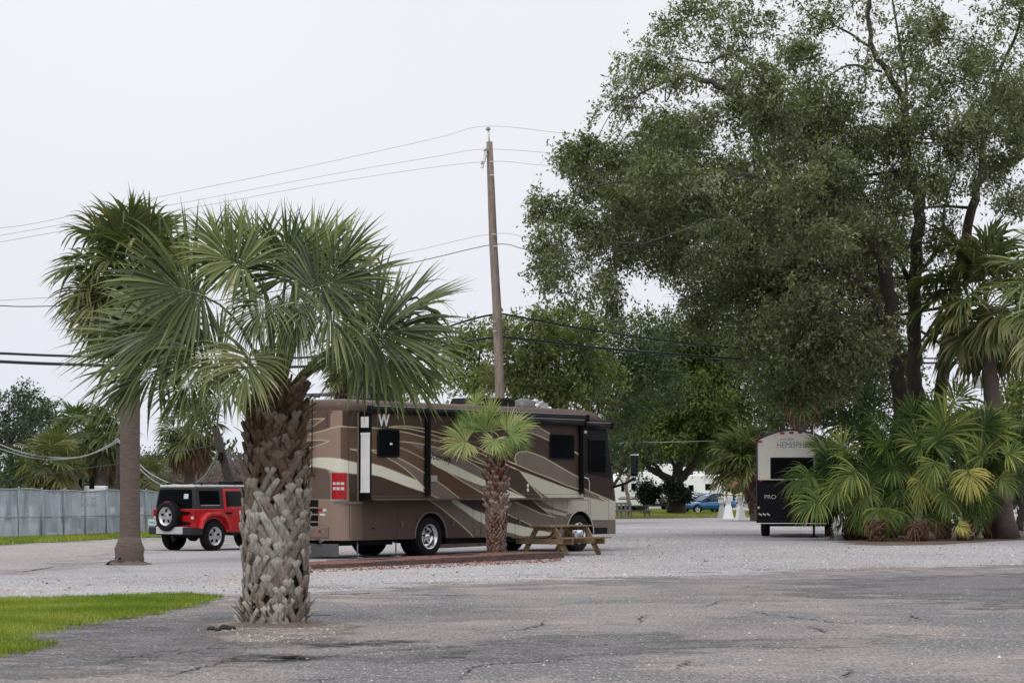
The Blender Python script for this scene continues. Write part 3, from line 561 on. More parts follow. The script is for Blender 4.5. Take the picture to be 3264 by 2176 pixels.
# ---- palms on the right
b0 = gr(2312, 1237); generic_palm('cabbage_palm', 'cabbage palm with bare brown trunk at the right edge, its base beside the palmetto thicket', 'palm tree', b0, (1237-705)*mpp(b0.y), 3.1, 36, 41, M['sabal_far'], .33, lean=(-.085, 0), tint=.62, pet=.8, el=(80, -65), fan_kw=dict(wid=1.25, join=.5), n=42, flare=1.5, taper=.72)
b1 = at(2475, 1240, 52); generic_palm('cabbage_palm', 'cabbage palm mostly beyond the right edge of the picture, only its left fronds in view', 'palm tree', (b1.x, 52, 0), 5.9, 2.25, 30, 43, M['sabal'], .28, tint=.55, pet=.6, el=(80, -65), n=40)
b2 = gr(1742, 1196); generic_palm('cabbage_palm', 'short leaning cabbage palm with full round crown behind the camper trailer', 'palm tree', (b2.x-.0, b2.y, 0), 2.75, 2.85, 34, 45, M['sabal_far'], .36, lean=(-.22, 0), tint=.55, pet=.5, el=(80, -18), bootspec=(.1, 9, .3, .35), n=34, fan_kw=dict(droop=.3, wid=1.15))
b3 = at(1842, 1100, 112); generic_palm('cabbage_palm', 'palm with long brown hanging dead fronds in the shade behind the camper trailer', 'palm tree', (b3.x, 112, 0), 6.6, 2.2, 16, 47, M['palmetto'], .3, tint=.2, skirt=22, n=24)
# ---- palmetto thicket: eight plants, the fans that show placed one by one
PL = [(1955, 76.5, 'palmetto leaning far out over the gravel at the left end of the thicket'), (1985, 78.0, 'palmetto whose fronds cover the right part of the camper trailer'), (2010, 74.0, 'palmetto with one big frond drooping to the ground at the front of the thicket'), (2045, 80.0, 'dark palmetto at the back of the thicket below the oak trunks'),
      (2110, 74.5, 'palmetto with a yellow drooping frond in the middle of the thicket'), (2165, 78.0, 'tallest palmetto crowning the thicket right under the oak trunks'), (2215, 75.5, 'palmetto with yellowing fronds hanging just left of the right palm trunk'), (2275, 79.5, 'palmetto whose upper fans overlap the right palm trunk'), (2375, 80.0, 'dark palmetto behind the right palm trunk at the picture edge')]
def thicket():
    rng = np.random.default_rng(77); cr, pe = [], []
    for x, d, lb in PL:
        p = at(x, 1128, d); e = empty('palmetto', (p.x, d, 0), 0, lb, 'palmetto', 'palmettos in the thicket'); pe.append(e); cr.append(np.array([p.x, d, .5]))
        b = MB(); b.tube([(0, 0, -.02), (.05, 0, .35), (.0, 0, .7)], [.24, .22, .15], 10); b.build('trunk', M['fibre'], e)
        ac = Acc(); boots(rng, lambda z: .2, np.arange(.08, .65, .1), 7, .22, lambda z: .25, ac, .7); ac.build('leaf_bases', [M['boot']], e)
    F = [(2001, 956, 92, 88, .25, 3), (1965, 990, 120, 80, .2, 3), (1935, 985, 140, 70, .22, 2), (2028, 1037, 150, 80, .4, 0), (2170, 1006, 88, 112, .62, -1), (2187, 935, 70, 85, .5, 2), (2150, 960, 110, 75, .45, 2), (2279, 1000, 60, 82, .5, 0), (2240, 985, 80, 70, .5, 1), (2310, 1045, 20, 72, .55, -1), (2112, 1101, -90, 92, .88, -2),
         (2017, 1166, -88, 82, .55, -3), (2223, 1079, -80, 84, .82, -2), (1967, 1080, 215, 88, .55, -2), (1862, 1090, 205, 92, .5, -1), (1885, 1148, 200, 92, .48, -2), (1905, 1035, 150, 74, .42, 0), (1975, 1165, 262, 66, .42, -2), (1890, 1115, 190, 84, .42, 0), (2050, 1178, 250, 60, .4, -2), (2120, 1180, 275, 62, .4, -2), (2165, 1178, 250, 58, .38, -1), (2240, 1172, 285, 60, .4, -1), (2000, 1185, 230, 50, .45, -2), (2075, 1165, -80, 66, .45, -2), (1940, 1040, 110, 70, .6, -1), (2117, 1028, 140, 82, .5, -1), (2075, 1010, 110, 78, .4, 1), (2060, 1075, 190, 82, .5, -1), (2150, 1060, 240, 78, .5, -2),
         (2260, 1050, 120, 74, .5, -1), (2200, 1040, 30, 72, .48, 0), (2080, 1120, 220, 80, .45, -1), (2170, 1130, 280, 76, .6, -2), (2200, 1205, -30, 40, .8, -3), (2295, 1095, -40, 66, .5, -1), (1930, 1110, 230, 78, .5, -2), (2300, 970, 40, 66, .4, 2), (2250, 1130, 250, 66, .5, -1), (1990, 1120, 250, 80, .45, -2), (2340, 1050, 60, 80, .3, 3), (2352, 1110, 20, 80, .3, 3), (2135, 985, 60, 80, .4, 1)]
    for k in range(105):      # the fans behind and between
        x = rng.uniform(1900, 2300); t = abs(x-2150)/260; top = 960+75*t**1.3+(40 if x < 1960 else 0); y = rng.uniform(top, 1165); an = math.degrees(math.atan2(1170-y, (x-2115)*.8))+rng.normal(0, 18)
        if y > 1100: an = -90+rng.normal(0, 50)+(-25 if x < 2050 else 10)
        F.append((x, y, an, rng.uniform(58, 82), rng.normal(.36, .12), rng.uniform(-1.5, 3.5)))
    F = [f if len(f) == 6 else f for f in F]
    for x, y, an, rp_, tint, dy in F:
        d = 76.5+dy*.8; hub = np.array(at(x, y, d)); Rr = rp_*mpp(d); j = int(np.argmin([abs(c[0]-hub[0])*1.0+abs(c[1]-hub[1])*.25+rng.uniform(0, .8) for c in cr])); c0 = cr[j]; o = np.array([c0[0], c0[1], 0]); a = R(an); dn = math.sin(a) < -.3
        ax = np.array([math.cos(a), -.25 if dn else -.1*rng.uniform(0, 2), math.sin(a)]); side = np.array([-math.sin(a), 0, math.cos(a)]); side = side if side[2] > 0 else -side
        ac = Acc(True); frond_to(rng, c0-o+nrm(hub-c0)*.1, hub-o, ax, np.array([0, -.85, 0])+side*.35+UP*.3+rng.normal(0, .16, 3), Rr, ac, pet_r=.024, start=nrm(hub-c0)+UP*.7, n=50, spread=1.75 if dn else 2.1, droop=.55 if dn else rng.uniform(.12, .3), wid=1.15, fold=.22, tint=tint+.06+(.04 if dy < 0 else 0)+rng.normal(0, .05), join=.5, jit=.045)
        ac.build('frond', [M['palmetto'], M['petiole']], pe[j])
    for j in (0, 2, 4, 6, 7):      # dead brown fans at the foot
        ac = Acc()
        for k in range(3):
            az = rng.uniform(3.3, 6.1); dd = np.array([math.cos(az), math.sin(az), 0]); frond_to(rng, np.array([0, 0, .5]), dd*rng.uniform(.35, .7)+UP*rng.uniform(.5, .75), nrm(dd*.5-UP), dd+UP*.3, rng.uniform(.5, .8), ac, pet_r=.02, n=22, droop=.9, tint=.12, spread=1.3, jit=.16)
        ac.build('dead_fronds', [M['deadleaf'], M['deadleaf']], pe[j])
thicket()
# ---- palms far left
def far_palm(x, y, d, h, cR, seed, label, skirt=0, nf=26, tint=.5, lean=(0, 0)):
    p = at(x, 1128, d); return generic_palm('cabbage_palm', label, 'palm tree', (p.x, d, 0), h, cR, nf, seed, M['sabal_far'], .26, skirt=skirt, tint=tint, n=26, lean=lean, pet=.6, el=(75, -60))
far_palm(236, 0, 95, (1128-1010)*mpp(95)+1.6, 1.9, 71, 'palm with brown hanging fronds beside the thin dark post behind the fence', 10)
far_palm(180, 0, 100, (1128-1005)*mpp(100)+1.6, 2.0, 72, 'green palm behind the fence, left of the brown skirted one', 4)
far_palm(118, 0, 92, (1128-1075)*mpp(92)+1.6, 1.9, 73, 'low spreading yellow green palm just above the fence', 6, tint=.65)
far_palm(435, 0, 100, (1128-985)*mpp(100)+1.6, 2.1, 74, 'palm with a thick skirt of dead brown fronds above the red off-roader roof', 46, nf=18)
far_palm(345, 0, 93, (1128-1105)*mpp(93)+1.6, 1.3, 75, 'short palm just right of the tall palm trunk, over the fence', 2, tint=.62, nf=18)
far_palm(820, 0, 96, (1128-835)*mpp(96)+1.6, 2.3, 76, 'palm with yellowing fronds seen behind the big palm and above the motorhome roof', 12, tint=.62)
# ------------------------------------------------------------------ broadleaf trees
M['oakleaf'] = leaf_mat('oak_leaf', [(0, (.032, .042, .018)), (.3, (.078, .096, .040)), (.6, (.165, .185, .092)), (.85, (.28, .29, .18)), (1, (.42, .42, .31))], .55, .22, .25)
M['olive'] = leaf_mat('olive_leaf', [(0, (.04, .06, .018)), (.4, (.10, .13, .035)), (.75, (.19, .21, .065)), (1, (.30, .29, .13))], .6, .28, .3)
M['darkleaf'] = leaf_mat('dark_leaf', [(0, (.018, .032, .014)), (.5, (.055, .082, .034)), (1, (.13, .16, .07))], .6, .2, .3)
M['holly'] = leaf_mat('holly_leaf', [(0, (.004, .009, .005)), (.6, (.010, .02, .010)), (1, (.03, .05, .025))], .5, .1, .4)
M['blueleaf'] = leaf_mat('grey_green_leaf', [(0, (.035, .055, .035)), (.5, (.07, .10, .06)), (1, (.14, .17, .11))], .7, .2, .3)
M['bark'] = mat('grey_bark', (.055, .045, .038), .95, var=.45, scale=3, bump=1.0, bscale=9, stretch=(1, 1, .35))
M['darkbark'] = mat('dark_bark', (.035, .028, .024), .95, var=.4, scale=3, bump=.8, bscale=9)
M['palebark'] = mat('pale_bark', (.27, .20, .16), .9, var=.25, scale=3, bump=.4)
M['twig'] = mat('twigs', (.16, .13, .11), .95, var=.3)
M['baretwig'] = mat('bare_twigs', (.20, .155, .145), .95, var=.3)
def leaves(rng, blobs, org, leaf, per_m2, lf_twig=12, tint=.45, flat=.55, twigL=.45, droop=.4, asp=.45):
    """blobs: world centre, radii (3), density -> arrays of rhombic leaves grouped on twigs"""
    LV, LT, TW = [], [], []
    for (c, r, dn) in blobs:
        area = math.pi*r[0]*r[2]; nt = max(4, int(per_m2*dn*area/lf_twig))
        # sub-clumps give light and dark masses and gaps
        nc = max(4, int(area/1.1)); u = rng.normal(0, 1, (nc, 3)); u /= np.linalg.norm(u, axis=1)[:, None]; cc = u*(rng.uniform(.25, 1.0, nc)**.6)[:, None]
        cs = rng.uniform(.10, .30, nc)+.12; ct = rng.normal(0, .09, nc); k = rng.integers(0, nc, nt)
        q = cc[k]*.95+rng.normal(0, 1, (nt, 3))*cs[k][:, None]*.85; lq = np.linalg.norm(q, axis=1)[:, None]; q = np.where(lq > 1.12, q/lq*1.12*rng.uniform(.6, 1, (nt, 1)), q)
        P_ = np.asarray(c)+q*np.asarray(r); od = q+rng.normal(0, .45, (nt, 3)); od[:, 2] -= droop*rng.uniform(0, 1.6, nt); od /= np.linalg.norm(od, axis=1)[:, None]
        L = twigL*rng.uniform(.5, 1.4, nt)
        TW.append(np.concatenate([P_, P_+od*L[:, None]], 1))
        t = rng.uniform(0, 1.05, (nt, lf_twig)); pos = P_[:, None]+od[:, None]*(L[:, None]*t)[..., None]+rng.normal(0, leaf*1.1, (nt, lf_twig, 3))
        ax = od[:, None]+rng.normal(0, .75, (nt, lf_twig, 3)); ax /= np.linalg.norm(ax, axis=2)[..., None]
        nn = rng.normal(0, flat, (nt, lf_twig, 3)); nn[..., 2] += .8; sd = np.cross(ax, nn); sd /= np.maximum(np.linalg.norm(sd, axis=2)[..., None], 1e-5)
        s = leaf*rng.uniform(.6, 1.35, (nt, lf_twig))[..., None]
        V = np.stack([pos-ax*s, pos+sd*s*asp, pos+ax*s, pos-sd*s*asp], 2)
        LV.append(V.reshape(-1, 3)); LT.append(np.repeat(np.clip(tint+ct[k][:, None]+rng.normal(0, .16, (nt, lf_twig)), 0, 1).ravel(), 4))
    V = np.concatenate(LV)-np.asarray(org); return V, np.arange(len(V)).reshape(-1, 4), np.concatenate(LT), np.concatenate(TW)
def twigs_mesh(TW, org, r, every=1):
    TW = TW[::every]; a, b = TW[:, :3]-org, TW[:, 3:]-org; d = b-a; d /= np.linalg.norm(d, axis=1)[:, None]; s = np.cross(d, [0.3, .2, .93]); s /= np.linalg.norm(s, axis=1)[:, None]; u = np.cross(d, s); a = a-d*.25
    ring = [s, -.5*s+.87*u, -.5*s-.87*u]; V = np.stack([a+x*r for x in ring]+[b+x*r*.3 for x in ring], 1).reshape(-1, 3)
    q = np.array([(0, 1, 4, 3), (1, 2, 5, 4), (2, 0, 3, 5)]); return V, (q[None]+(np.arange(len(a))*6)[:, None, None]).reshape(-1, 4)
def tree(name, label, cat, base, limbs, blobs, leafm, barkm, leaf, per_m2, seed, group=None, tint=.45, twigr=.008, branches=6, lf=12, twigL=.45, droop=.4, tevery=1, flat=.55, asp=.45):
    rng = np.random.default_rng(seed); e = empty(name, base, 0, label, cat, group); org = np.asarray(base, float)
    b = MB(); pts_all = []
    for pts, r0, r1 in limbs:
        r0 *= .72 if r0 > .3 else .58; r1 *= .5; sp = spline([Vector(p)-Vector(base) for p in pts], 6); n = len(sp); sp = [p+Vector(rng.normal(0, r0*.12, 3)) if 0 < i < n-1 else p for i, p in enumerate(sp)]
        rr = [r0+(r1-r0)*(i/(n-1)) for i in range(n)]; b.tube(sp, rr, 9); pts_all += [(p, q) for p, q in zip(sp, rr)]
    b.build('trunk', barkm, e)
    if branches and blobs:
        b = MB(); A = np.array([tuple(p) for p, q in pts_all]); AR = np.array([q for p, q in pts_all])
        for (c, r, dn) in blobs:
            cl = np.asarray(c)-org; dd = np.linalg.norm((A-cl)*[1, 1, 1.3], axis=1)+np.where(A[:, 2] < A[:, 2].max()*.3, 3, 0); j = dd.argmin(); p0 = A[j]; r0 = min(AR[j]*.5, .02+.018*max(r))
            mid = (p0+cl)/2+rng.normal(0, .15, 3)*np.linalg.norm(cl-p0)+UP*.1*np.linalg.norm(cl-p0); main = spline([p0, mid, cl], 5); b.tube(main, [r0*(1-.5*i/(len(main)-1)) for i in range(len(main))], 6)
            for k in range(branches):
                u = rng.normal(0, 1, 3); u /= np.linalg.norm(u); tip = cl+u*np.asarray(r)*.92; s0 = main[rng.integers(len(main)//2, len(main))]; md = (np.array(s0)+tip)/2+rng.normal(0, .12, 3)*max(r)
                q = spline([s0, md, tip], 4); b.tube(q, [r0*.42*(1-.8*i/(len(q)-1)) for i in range(len(q))], 5, cap=False)
                for m_ in range(3):
                    s1 = q[rng.integers(2, len(q)-1)]; t2 = np.array(s1)+rng.normal(0, .33, 3)*max(r); b.tube([s1, (np.array(s1)+t2)/2+rng.normal(0, .05, 3)*max(r), t2], [r0*.2, r0*.13, r0*.05], 4, cap=False)
        b.build('branches', barkm, e)
    if blobs and per_m2:
        if name == 'live_oak' and leaf < .1: blobs = [(c, r, d**1.25 if d < .8 else d) for c, r, d in blobs]
        if name != 'live_oak' or cat == 'shrub' or leaf > .1: per_m2 = per_m2*(8 if cat == 'tree' else 2.5)
        V, Fq, T, TW = leaves(rng, blobs, org, leaf, per_m2, lf, tint, flat, twigL, droop, asp); npmesh('crown', V, Fq, leafm, e, attr=T)
        if twigr:
            V, Fq = twigs_mesh(TW, org, twigr, tevery); npmesh('twigs', V, Fq, M['twig'], e)
    return e
def blob_px(lst, Y, dscale=1.0, rng=None, dj=3.0):
    o = []; m = mpp(Y)
    for t in lst:
        x, y, rx, ry, dn = t[:5]; dy = t[5] if len(t) > 5 else rng.uniform(-dj, dj)
        o.append((np.array(at(x, y, Y+dy)), (rx*m, (rx+ry)/2*m*dscale, ry*m), dn))
    return o
# ---- the great live oak
OY = 80.0
def oak():
    rng = np.random.default_rng(5); L = lambda pts: [at(x, y, OY+dy) for x, y, dy in pts]
    base = gr(2095, 1233); base = Vector((at(2095, 1128, OY).x, OY, 0))
    B = lambda x: at(x, 1228, OY)
    limbs = [(L([(2070, 1225, 0), (2068, 1050, 0), (2070, 930, 0), (2048, 800, -1), (2038, 640, -2), (1990, 520, -3), (1900, 420, -4), (1803, 288, -5), (1740, 248, -5), (1674, 210, -5), (1598, 182, -5), (1555, 179, -5), (1470, 215, -5)]), .46, .07),
             (L([(2110, 1225, 1), (2108, 1050, 1), (2106, 925, 1), (2100, 850, 1), (2100, 640, 1), (2112, 480, 1), (2094, 404, 1), (2078, 300, 1), (2070, 217, 1), (2008, 116, 0), (1993, 0, 0), (1990, -90, 0)]), .48, .08),
             (L([(2150, 1220, 2), (2150, 1000, 2), (2165, 890, 2), (2185, 700, 3), (2225, 520, 3), (2250, 420, 3), (2300, 380, 3), (2360, 352, 3), (2480, 300, 3)]), .40, .14),
             (L([(2250, 420, 3), (2262, 300, 4), (2290, 180, 4), (2340, 60, 4), (2350, -50, 4)]), .2, .06),
             (L([(2048, 800, -1), (1990, 660, -3), (1917, 606, -4), (1836, 536, -5), (1720, 500, -6), (1600, 520, -6), (1480, 560, -6)]), .24, .06),
             (L([(1803, 288, -5), (1765, 202, -5), (1715, 142, -5), (1664, 126, -5), (1626, 144, -5), (1540, 130, -5)]), .13, .04),
             (L([(2094, 404, 1), (2085, 300, 0), (2080, 180, 0), (2060, 60, 0), (2040, -60, 0)]), .14, .05), (L([(2040, 560, 0), (2085, 640, 1), (2100, 760, 1)]), .12, .22),
             (L([(2008, 116, 0), (1940, 70, 0), (1870, 40, 0), (1830, 0, 0)]), .09, .03), (L([(2025, 165, 0), (1950, 150, -1), (1880, 190, -1), (1800, 210, -1)]), .08, .03),
             (L([(1990, 520, -3), (1860, 440, -5), (1700, 400, -7), (1520, 400, -8), (1350, 430, -8)]), .22, .05), (L([(2100, 640, 1), (2160, 560, 2), (2170, 470, 2), (2200, 380, 2)]), .14, .05)]
    bl = [(1325, 430, 95, 75, 1), (1272, 470, 50, 45, .8), (1300, 560, 75, 70, .95), (1250, 610, 32, 35, .7), (1330, 640, 75, 40, .75), (1425, 665, 40, 66, .85), (1400, 520, 110, 95, 1.0), (1370, 345, 75, 55, .85), (1480, 360, 120, 80, 1.0), (1500, 450, 120, 110, 1.1),
          (1600, 420, 140, 120, 1.1), (1570, 560, 120, 75, .95), (1500, 600, 60, 50, .6), (1740, 440, 150, 130, 1.1), (1690, 590, 140, 95, 1.1), (1640, 690, 80, 75, .8), (1760, 720, 150, 110, 1.2), (1860, 600, 140, 110, 1.2), (1900, 470, 140, 120, 1.1), (1900, 740, 140, 100, 1.2), (1970, 620, 110, 100, .9),
          (1430, 215, 70, 60, .48), (1400, 260, 40, 30, .35), (1520, 110, 90, 60, .5), (1470, 140, 60, 50, .42), (1540, 250, 90, 45, .40), (1620, 60, 95, 60, .5), (1640, 150, 90, 60, .55), (1700, 60, 90, 70, .5), (1690, 250, 110, 60, .7), (1600, 310, 130, 50, .75), (1780, 160, 90, 80, .5), (1780, 300, 120, 80, .95),
          (1830, 50, 90, 70, .35), (1880, 150, 90, 80, .45), (1900, 300, 130, 90, .9), (1960, 30, 80, 60, .35), (1990, 200, 80, 70, .4), (2060, 110, 70, 90, .4), (2040, 340, 120, 80, .9), (2110, 30, 80, 60, .45), (2150, 160, 90, 90, .55), (2140, 290, 100, 80, .85), (2040, 460, 90, 60, .8), (2180, 420, 70, 55, .55),
          (2230, 60, 90, 80, .5), (2240, 220, 90, 90, .75), (2260, 340, 90, 60, .7), (2320, 130, 80, 90, .6), (2340, 260, 80, 80, .75), (2330, 420, 70, 60, .55), (2300, 0, 90, 60, .5), (2200, 500, 50, 40, .4), (2060, 560, 60, 50, .6), (2430, 200, 120, 120, .6), (2440, 20, 120, 110, .5), (2420, 380, 110, 80, .6),
          (1900, -60, 120, 60, .4), (2060, -70, 120, 70, .4), (2230, -80, 130, 80, .5), (1700, -40, 110, 50, .4), (2150, 620, 60, 60, .4), (1560, 30, 50, 35, .3), (1700, 190, 80, 45, .8, -7), (1790, 270, 70, 45, .9, -7), (1850, 360, 80, 50, .9, -6), (1940, 440, 80, 60, .9, -5), (2010, 560, 60, 60, .7, -4), (1560, 170, 60, 35, .6, -7), (1600, 400, 120, 40, .9, -10), (1760, 420, 100, 45, .9, -9), (1700, 510, 110, 40, .9, -8), (1850, 540, 90, 45, .9, -7), (2100, 400, 60, 60, .7, -3), (2090, 250, 60, 60, .6, -3), (2240, 380, 60, 50, .6, 0), (2160, 540, 60, 45, .5, 0), (2300, 330, 60, 50, .7, 0), (1330, 690, 30, 30, .6), (1270, 660, 30, 20, .5), (1480, 330, 60, 40, .7), (1560, 690, 45, 35, .4)]
    # rear half of the crown
    back = [(1850, 850, 150, 80, 1.0, 7), (1800, 780, 150, 100, 1.0, 9), (1990, 820, 120, 110, 1.0, 9), (1950, 700, 160, 110, 1.0, 8), (1700, 640, 130, 80, .9, 8), (1980, 500, 150, 110, .6, 9)]
    bb = blob_px(bl, OY, 1.0, rng, 4.5)+blob_px(back, OY, .8, rng)
    tree('live_oak', 'huge live oak with dark trunks and spreading crown, behind the palmetto thicket', 'tree', base, limbs, bb, M['oakleaf'], M['bark'], .072, 1060, 6, tint=.53, twigr=.007, branches=4, lf=14, twigL=.5, droop=.75, tevery=3)
oak()
# ---- trees behind the motorhome and around the lot
def bg_tree(label, x, Y, blobs, leafm, seed, barkm='bark', leaf=.16, per=26, tr=.3, tint=.45, forks=3, name='broadleaf_tree', group=None, dj=2.5, tw=0, branches=3, lf=10, topx=None):
    rng = np.random.default_rng(seed); p = at(x, 1128, Y); base = Vector((p.x, Y, 0)); bb = blob_px(blobs, Y, 1.0, rng, dj)
    ctr = np.mean([b[0] for b in bb], 0); lo = min(b[0][2]-b[1][2]*.3 for b in bb); limbs = [([base, (base.x+.1, Y, max(1.2, lo*.5)), (base.x*.6+ctr[0]*.4, Y, max(2, lo))], tr, tr*.7)]
    top = limbs[0][0][-1]
    for i in np.argsort([-b[1][0] for b in bb])[:forks+2]:
        c = bb[i][0]; limbs.append(([top, ((top[0]+c[0])/2, (Y+c[1])/2, (top[2]+c[2])/2+.3), tuple(c)], tr*.5, .05))
    return tree(name, label, 'tree', base, limbs, bb, M[leafm], M[barkm], leaf*.72, per*1.75, seed, tint=tint, twigr=tw, branches=branches, lf=lf, group=group, twigL=.6)
G = 'trees beyond the lot'
bg_tree('yellow green tree right behind the bare wooden utility pole', 1270, 112, [(1290, 770, 80, 70, 1), (1215, 780, 80, 60, 1), (1180, 850, 90, 70, 1), (1280, 860, 100, 80, 1.1), (1340, 800, 70, 60, .9), (1150, 770, 60, 40, .7), (1360, 890, 70, 60, 1), (1230, 900, 90, 50, .9), (1330, 745, 60, 35, .6), (1240, 730, 50, 25, .5)], 'olive', 101, tint=.48, per=24, tw=.012)
bg_tree('thin pale topped tree peeking over the yellow green one', 1090, 118, [(1110, 760, 70, 45, .8), (1090, 830, 80, 60, 1), (1040, 870, 70, 50, .9), (1120, 900, 80, 50, .9)], 'olive', 102, tint=.42, per=22)
bg_tree('dark tree in the gap between the yellow green tree and the oak', 1375, 135, [(1400, 860, 80, 70, 1), (1450, 820, 70, 50, .9), (1400, 760, 50, 30, .5), (1460, 760, 60, 35, .6), (1420, 930, 80, 60, 1), (1500, 880, 70, 60, 1), (1510, 790, 50, 50, .8)], 'darkleaf', 103, tint=.5, per=18, leaf=.18)
bg_tree('dark grey green tree above the white campers, right of the motorhome front', 1395, 165, [(1430, 960, 60, 60, 1), (1440, 1030, 60, 45, 1), (1500, 1000, 60, 60, .9), (1560, 1030, 60, 30, .6), (1420, 1080, 30, 30, .5)], 'darkleaf', 104, tint=.6, per=16, leaf=.2)
def fork_tree():
    Y = 158; L = lambda pts: [at(x, y, Y) for x, y in pts]; rng = np.random.default_rng(105); base = Vector((at(1552, 1128, Y).x, Y, 0))
    limbs = [(L([(1552, 1180), (1553, 1130), (1548, 1100)]), 1.0, .65), (L([(1548, 1105), (1520, 1090), (1495, 1078), (1480, 1062), (1478, 1035)]), .42, .22), (L([(1530, 1098), (1510, 1075), (1500, 1060), (1490, 1050)]), .3, .15), (L([(1550, 1108), (1556, 1080), (1565, 1050), (1560, 1000), (1570, 950)]), .52, .25), (L([(1556, 1108), (1580, 1080), (1600, 1055), (1615, 1020), (1640, 980)]), .45, .22), (L([(1552, 1085), (1545, 1060), (1540, 1030)]), .2, .12)]
    bl = [(1560, 900, 110, 75, 1.1), (1480, 900, 70, 60, 1), (1640, 900, 110, 75, 1.1), (1720, 930, 80, 60, 1), (1580, 970, 100, 55, 1), (1520, 1000, 70, 45, .8), (1660, 990, 90, 45, 1), (1590, 820, 110, 60, 1), (1500, 830, 80, 55, .9), (1690, 830, 100, 60, 1), (1480, 1040, 40, 30, .6), (1600, 1035, 60, 25, .6), (1500, 760, 70, 40, .7), (1600, 760, 90, 50, .9)]
    tree('live_oak', 'dark forked live oak with thick black limbs standing among the white campers', 'tree', base, limbs, blob_px(bl, Y, .8, rng, 4), M['olive'], M['darkbark'], .125, 52, 106, tint=.32, twigr=0, branches=3, lf=10, twigL=.7)
fork_tree()
bg_tree('dark tree filling the shade left of the oak trunks, behind the camper trailer', 1850, 125, [(1830, 900, 110, 80, 1.1), (1760, 960, 60, 60, 1), (1940, 880, 100, 80, 1.1), (1900, 820, 130, 80, 1), (2030, 870, 90, 80, 1), (2010, 950, 70, 60, .9), (1800, 820, 110, 70, 1)], 'darkleaf', 107, tint=.42, per=20)
bg_tree('green tree at the far right edge behind the right palms', 2360, 110, [(2330, 900, 50, 40, .9), (2350, 860, 40, 40, .8), (2340, 960, 50, 50, .9), (2400, 900, 60, 60, 1), (2180, 900, 40, 30, .4)], 'olive', 108, tint=.5)
bg_tree('dense dark tree behind the thicket at the right edge of the picture', 2340, 95, [(2330, 1060, 70, 60, 1.2), (2340, 1150, 70, 60, 1.2), (2250, 1130, 60, 60, 1), (2160, 1120, 80, 60, 1), (2060, 1100, 80, 70, 1)], 'darkleaf', 109, tint=.4, per=22, leaf=.14)
bg_tree('tall grey green tree at the far left behind the fence', 20, 125, [(0, 960, 60, 70, 1), (20, 900, 50, 30, .7), (60, 940, 55, 50, 1), (40, 1020, 70, 50, 1), (-40, 1000, 60, 90, 1), (90, 1000, 50, 50, .9)], 'blueleaf', 110, tint=.42, per=20, leaf=.15)
bg_tree('dark pine like tree with a pointed top behind the grey green one', 60, 140, [(44, 895, 14, 14, .9), (55, 915, 26, 16, 1), (80, 930, 35, 20, 1), (110, 950, 30, 16, .8), (90, 970, 50, 30, 1), (135, 965, 20, 12, .6)], 'darkleaf', 111, tint=.3, per=22, leaf=.17)
bg_tree('dark bushy tree above the middle of the fence', 150, 118, [(40, 1080, 60, 45, 1), (130, 1080, 60, 50, 1), (200, 1090, 60, 45, 1), (90, 1040, 60, 40, .9), (240, 1060, 40, 60, .9), (10, 1110, 60, 30, 1), (160, 1110, 90, 25, 1)], 'darkleaf', 112, tint=.45, per=20, leaf=.15)
bg_tree('low green tree behind the tall palm trunk', 310, 120, [(300, 1060, 50, 40, .8), (340, 1080, 40, 40, .9), (290, 1110, 60, 30, 1), (380, 1110, 60, 25, .9)], 'darkleaf', 113, tint=.5, per=18, leaf=.15)
bg_tree('tree seen through the big palm above the motorhome rear', 700, 130, [(760, 850, 50, 50, .8), (880, 860, 60, 40, .8), (980, 850, 60, 45, .8), (1020, 800, 50, 40, .6), (940, 900, 80, 30, .9), (820, 890, 60, 30, .8)], 'olive', 114, tint=.5, per=16)
def bare(label, x, Y, w, h, seed, name='bare_tree'):
    rng = np.random.default_rng(seed); p = at(x, 1128, Y); base = Vector((p.x, Y, 0)); e = empty(name, base, 0, label, 'tree'); b = MB(); b.tube([(0, 0, 0), (.1, 0, h*.25), (0, 0, h*.45)], [.14, .11, .08], 7); b.build('trunk', M['palebark'], e); b = MB()
    def grow(p0, d, L, r, k):
        p1 = p0+d*L+rng.normal(0, .06, 3)*L; b.tube([p0, (p0+p1)/2+rng.normal(0, .06, 3)*L, p1], [r, r*.8, r*.6], 3 if k > 1 else 5, cap=False)
        if k < 5:
            for _ in range(3 if k < 4 else 4): grow(p0+(p1-p0)*rng.uniform(.5, 1), nrm(d+rng.normal(0, .55, 3)*[w/h*1.2, .8, .7]+UP*.08), L*.72, r*.6, k+1)
    for _ in range(9): grow(np.array([0, 0, h*rng.uniform(.12, .4)]), nrm(rng.normal(0, 1, 3)*[w/h*1.3, .6, .4]+UP*.9), h*.26, .06, 1)
    b.build('branches', M['baretwig'], e)
bg_tree('dark thicket tree low behind the red off-roader', 480, 120, [(400, 1090, 60, 35, .9), (470, 1095, 60, 30, .9), (540, 1090, 50, 35, .8), (600, 1080, 50, 40, .8)], 'blueleaf', 115, tint=.35, per=18, leaf=.15)
bg_tree('grey green tree between the fence palms and the tall palm', 215, 128, [(200, 1040, 50, 40, .9), (260, 1070, 50, 40, 1), (160, 1010, 50, 35, .7), (230, 1000, 40, 30, .6)], 'blueleaf', 116, tint=.5, per=18, leaf=.15)
bare('leafless pinkish brown tree behind the red off-roader', 470, 112, 4, 4.2, 120)
bare('leafless brown tree just left of the big palm trunk', 535, 108, 3.5, 4.0, 121)
bare('leafless tree filling the gap right of the leaning pole', 600, 112, 4.5, 4.6, 126)
bare('leafless tree behind the roof of the red off-roader', 500, 118, 5, 4.0, 127)
bare('leafless tree crowding behind the skirted palm', 430, 116, 5, 4.4, 124)
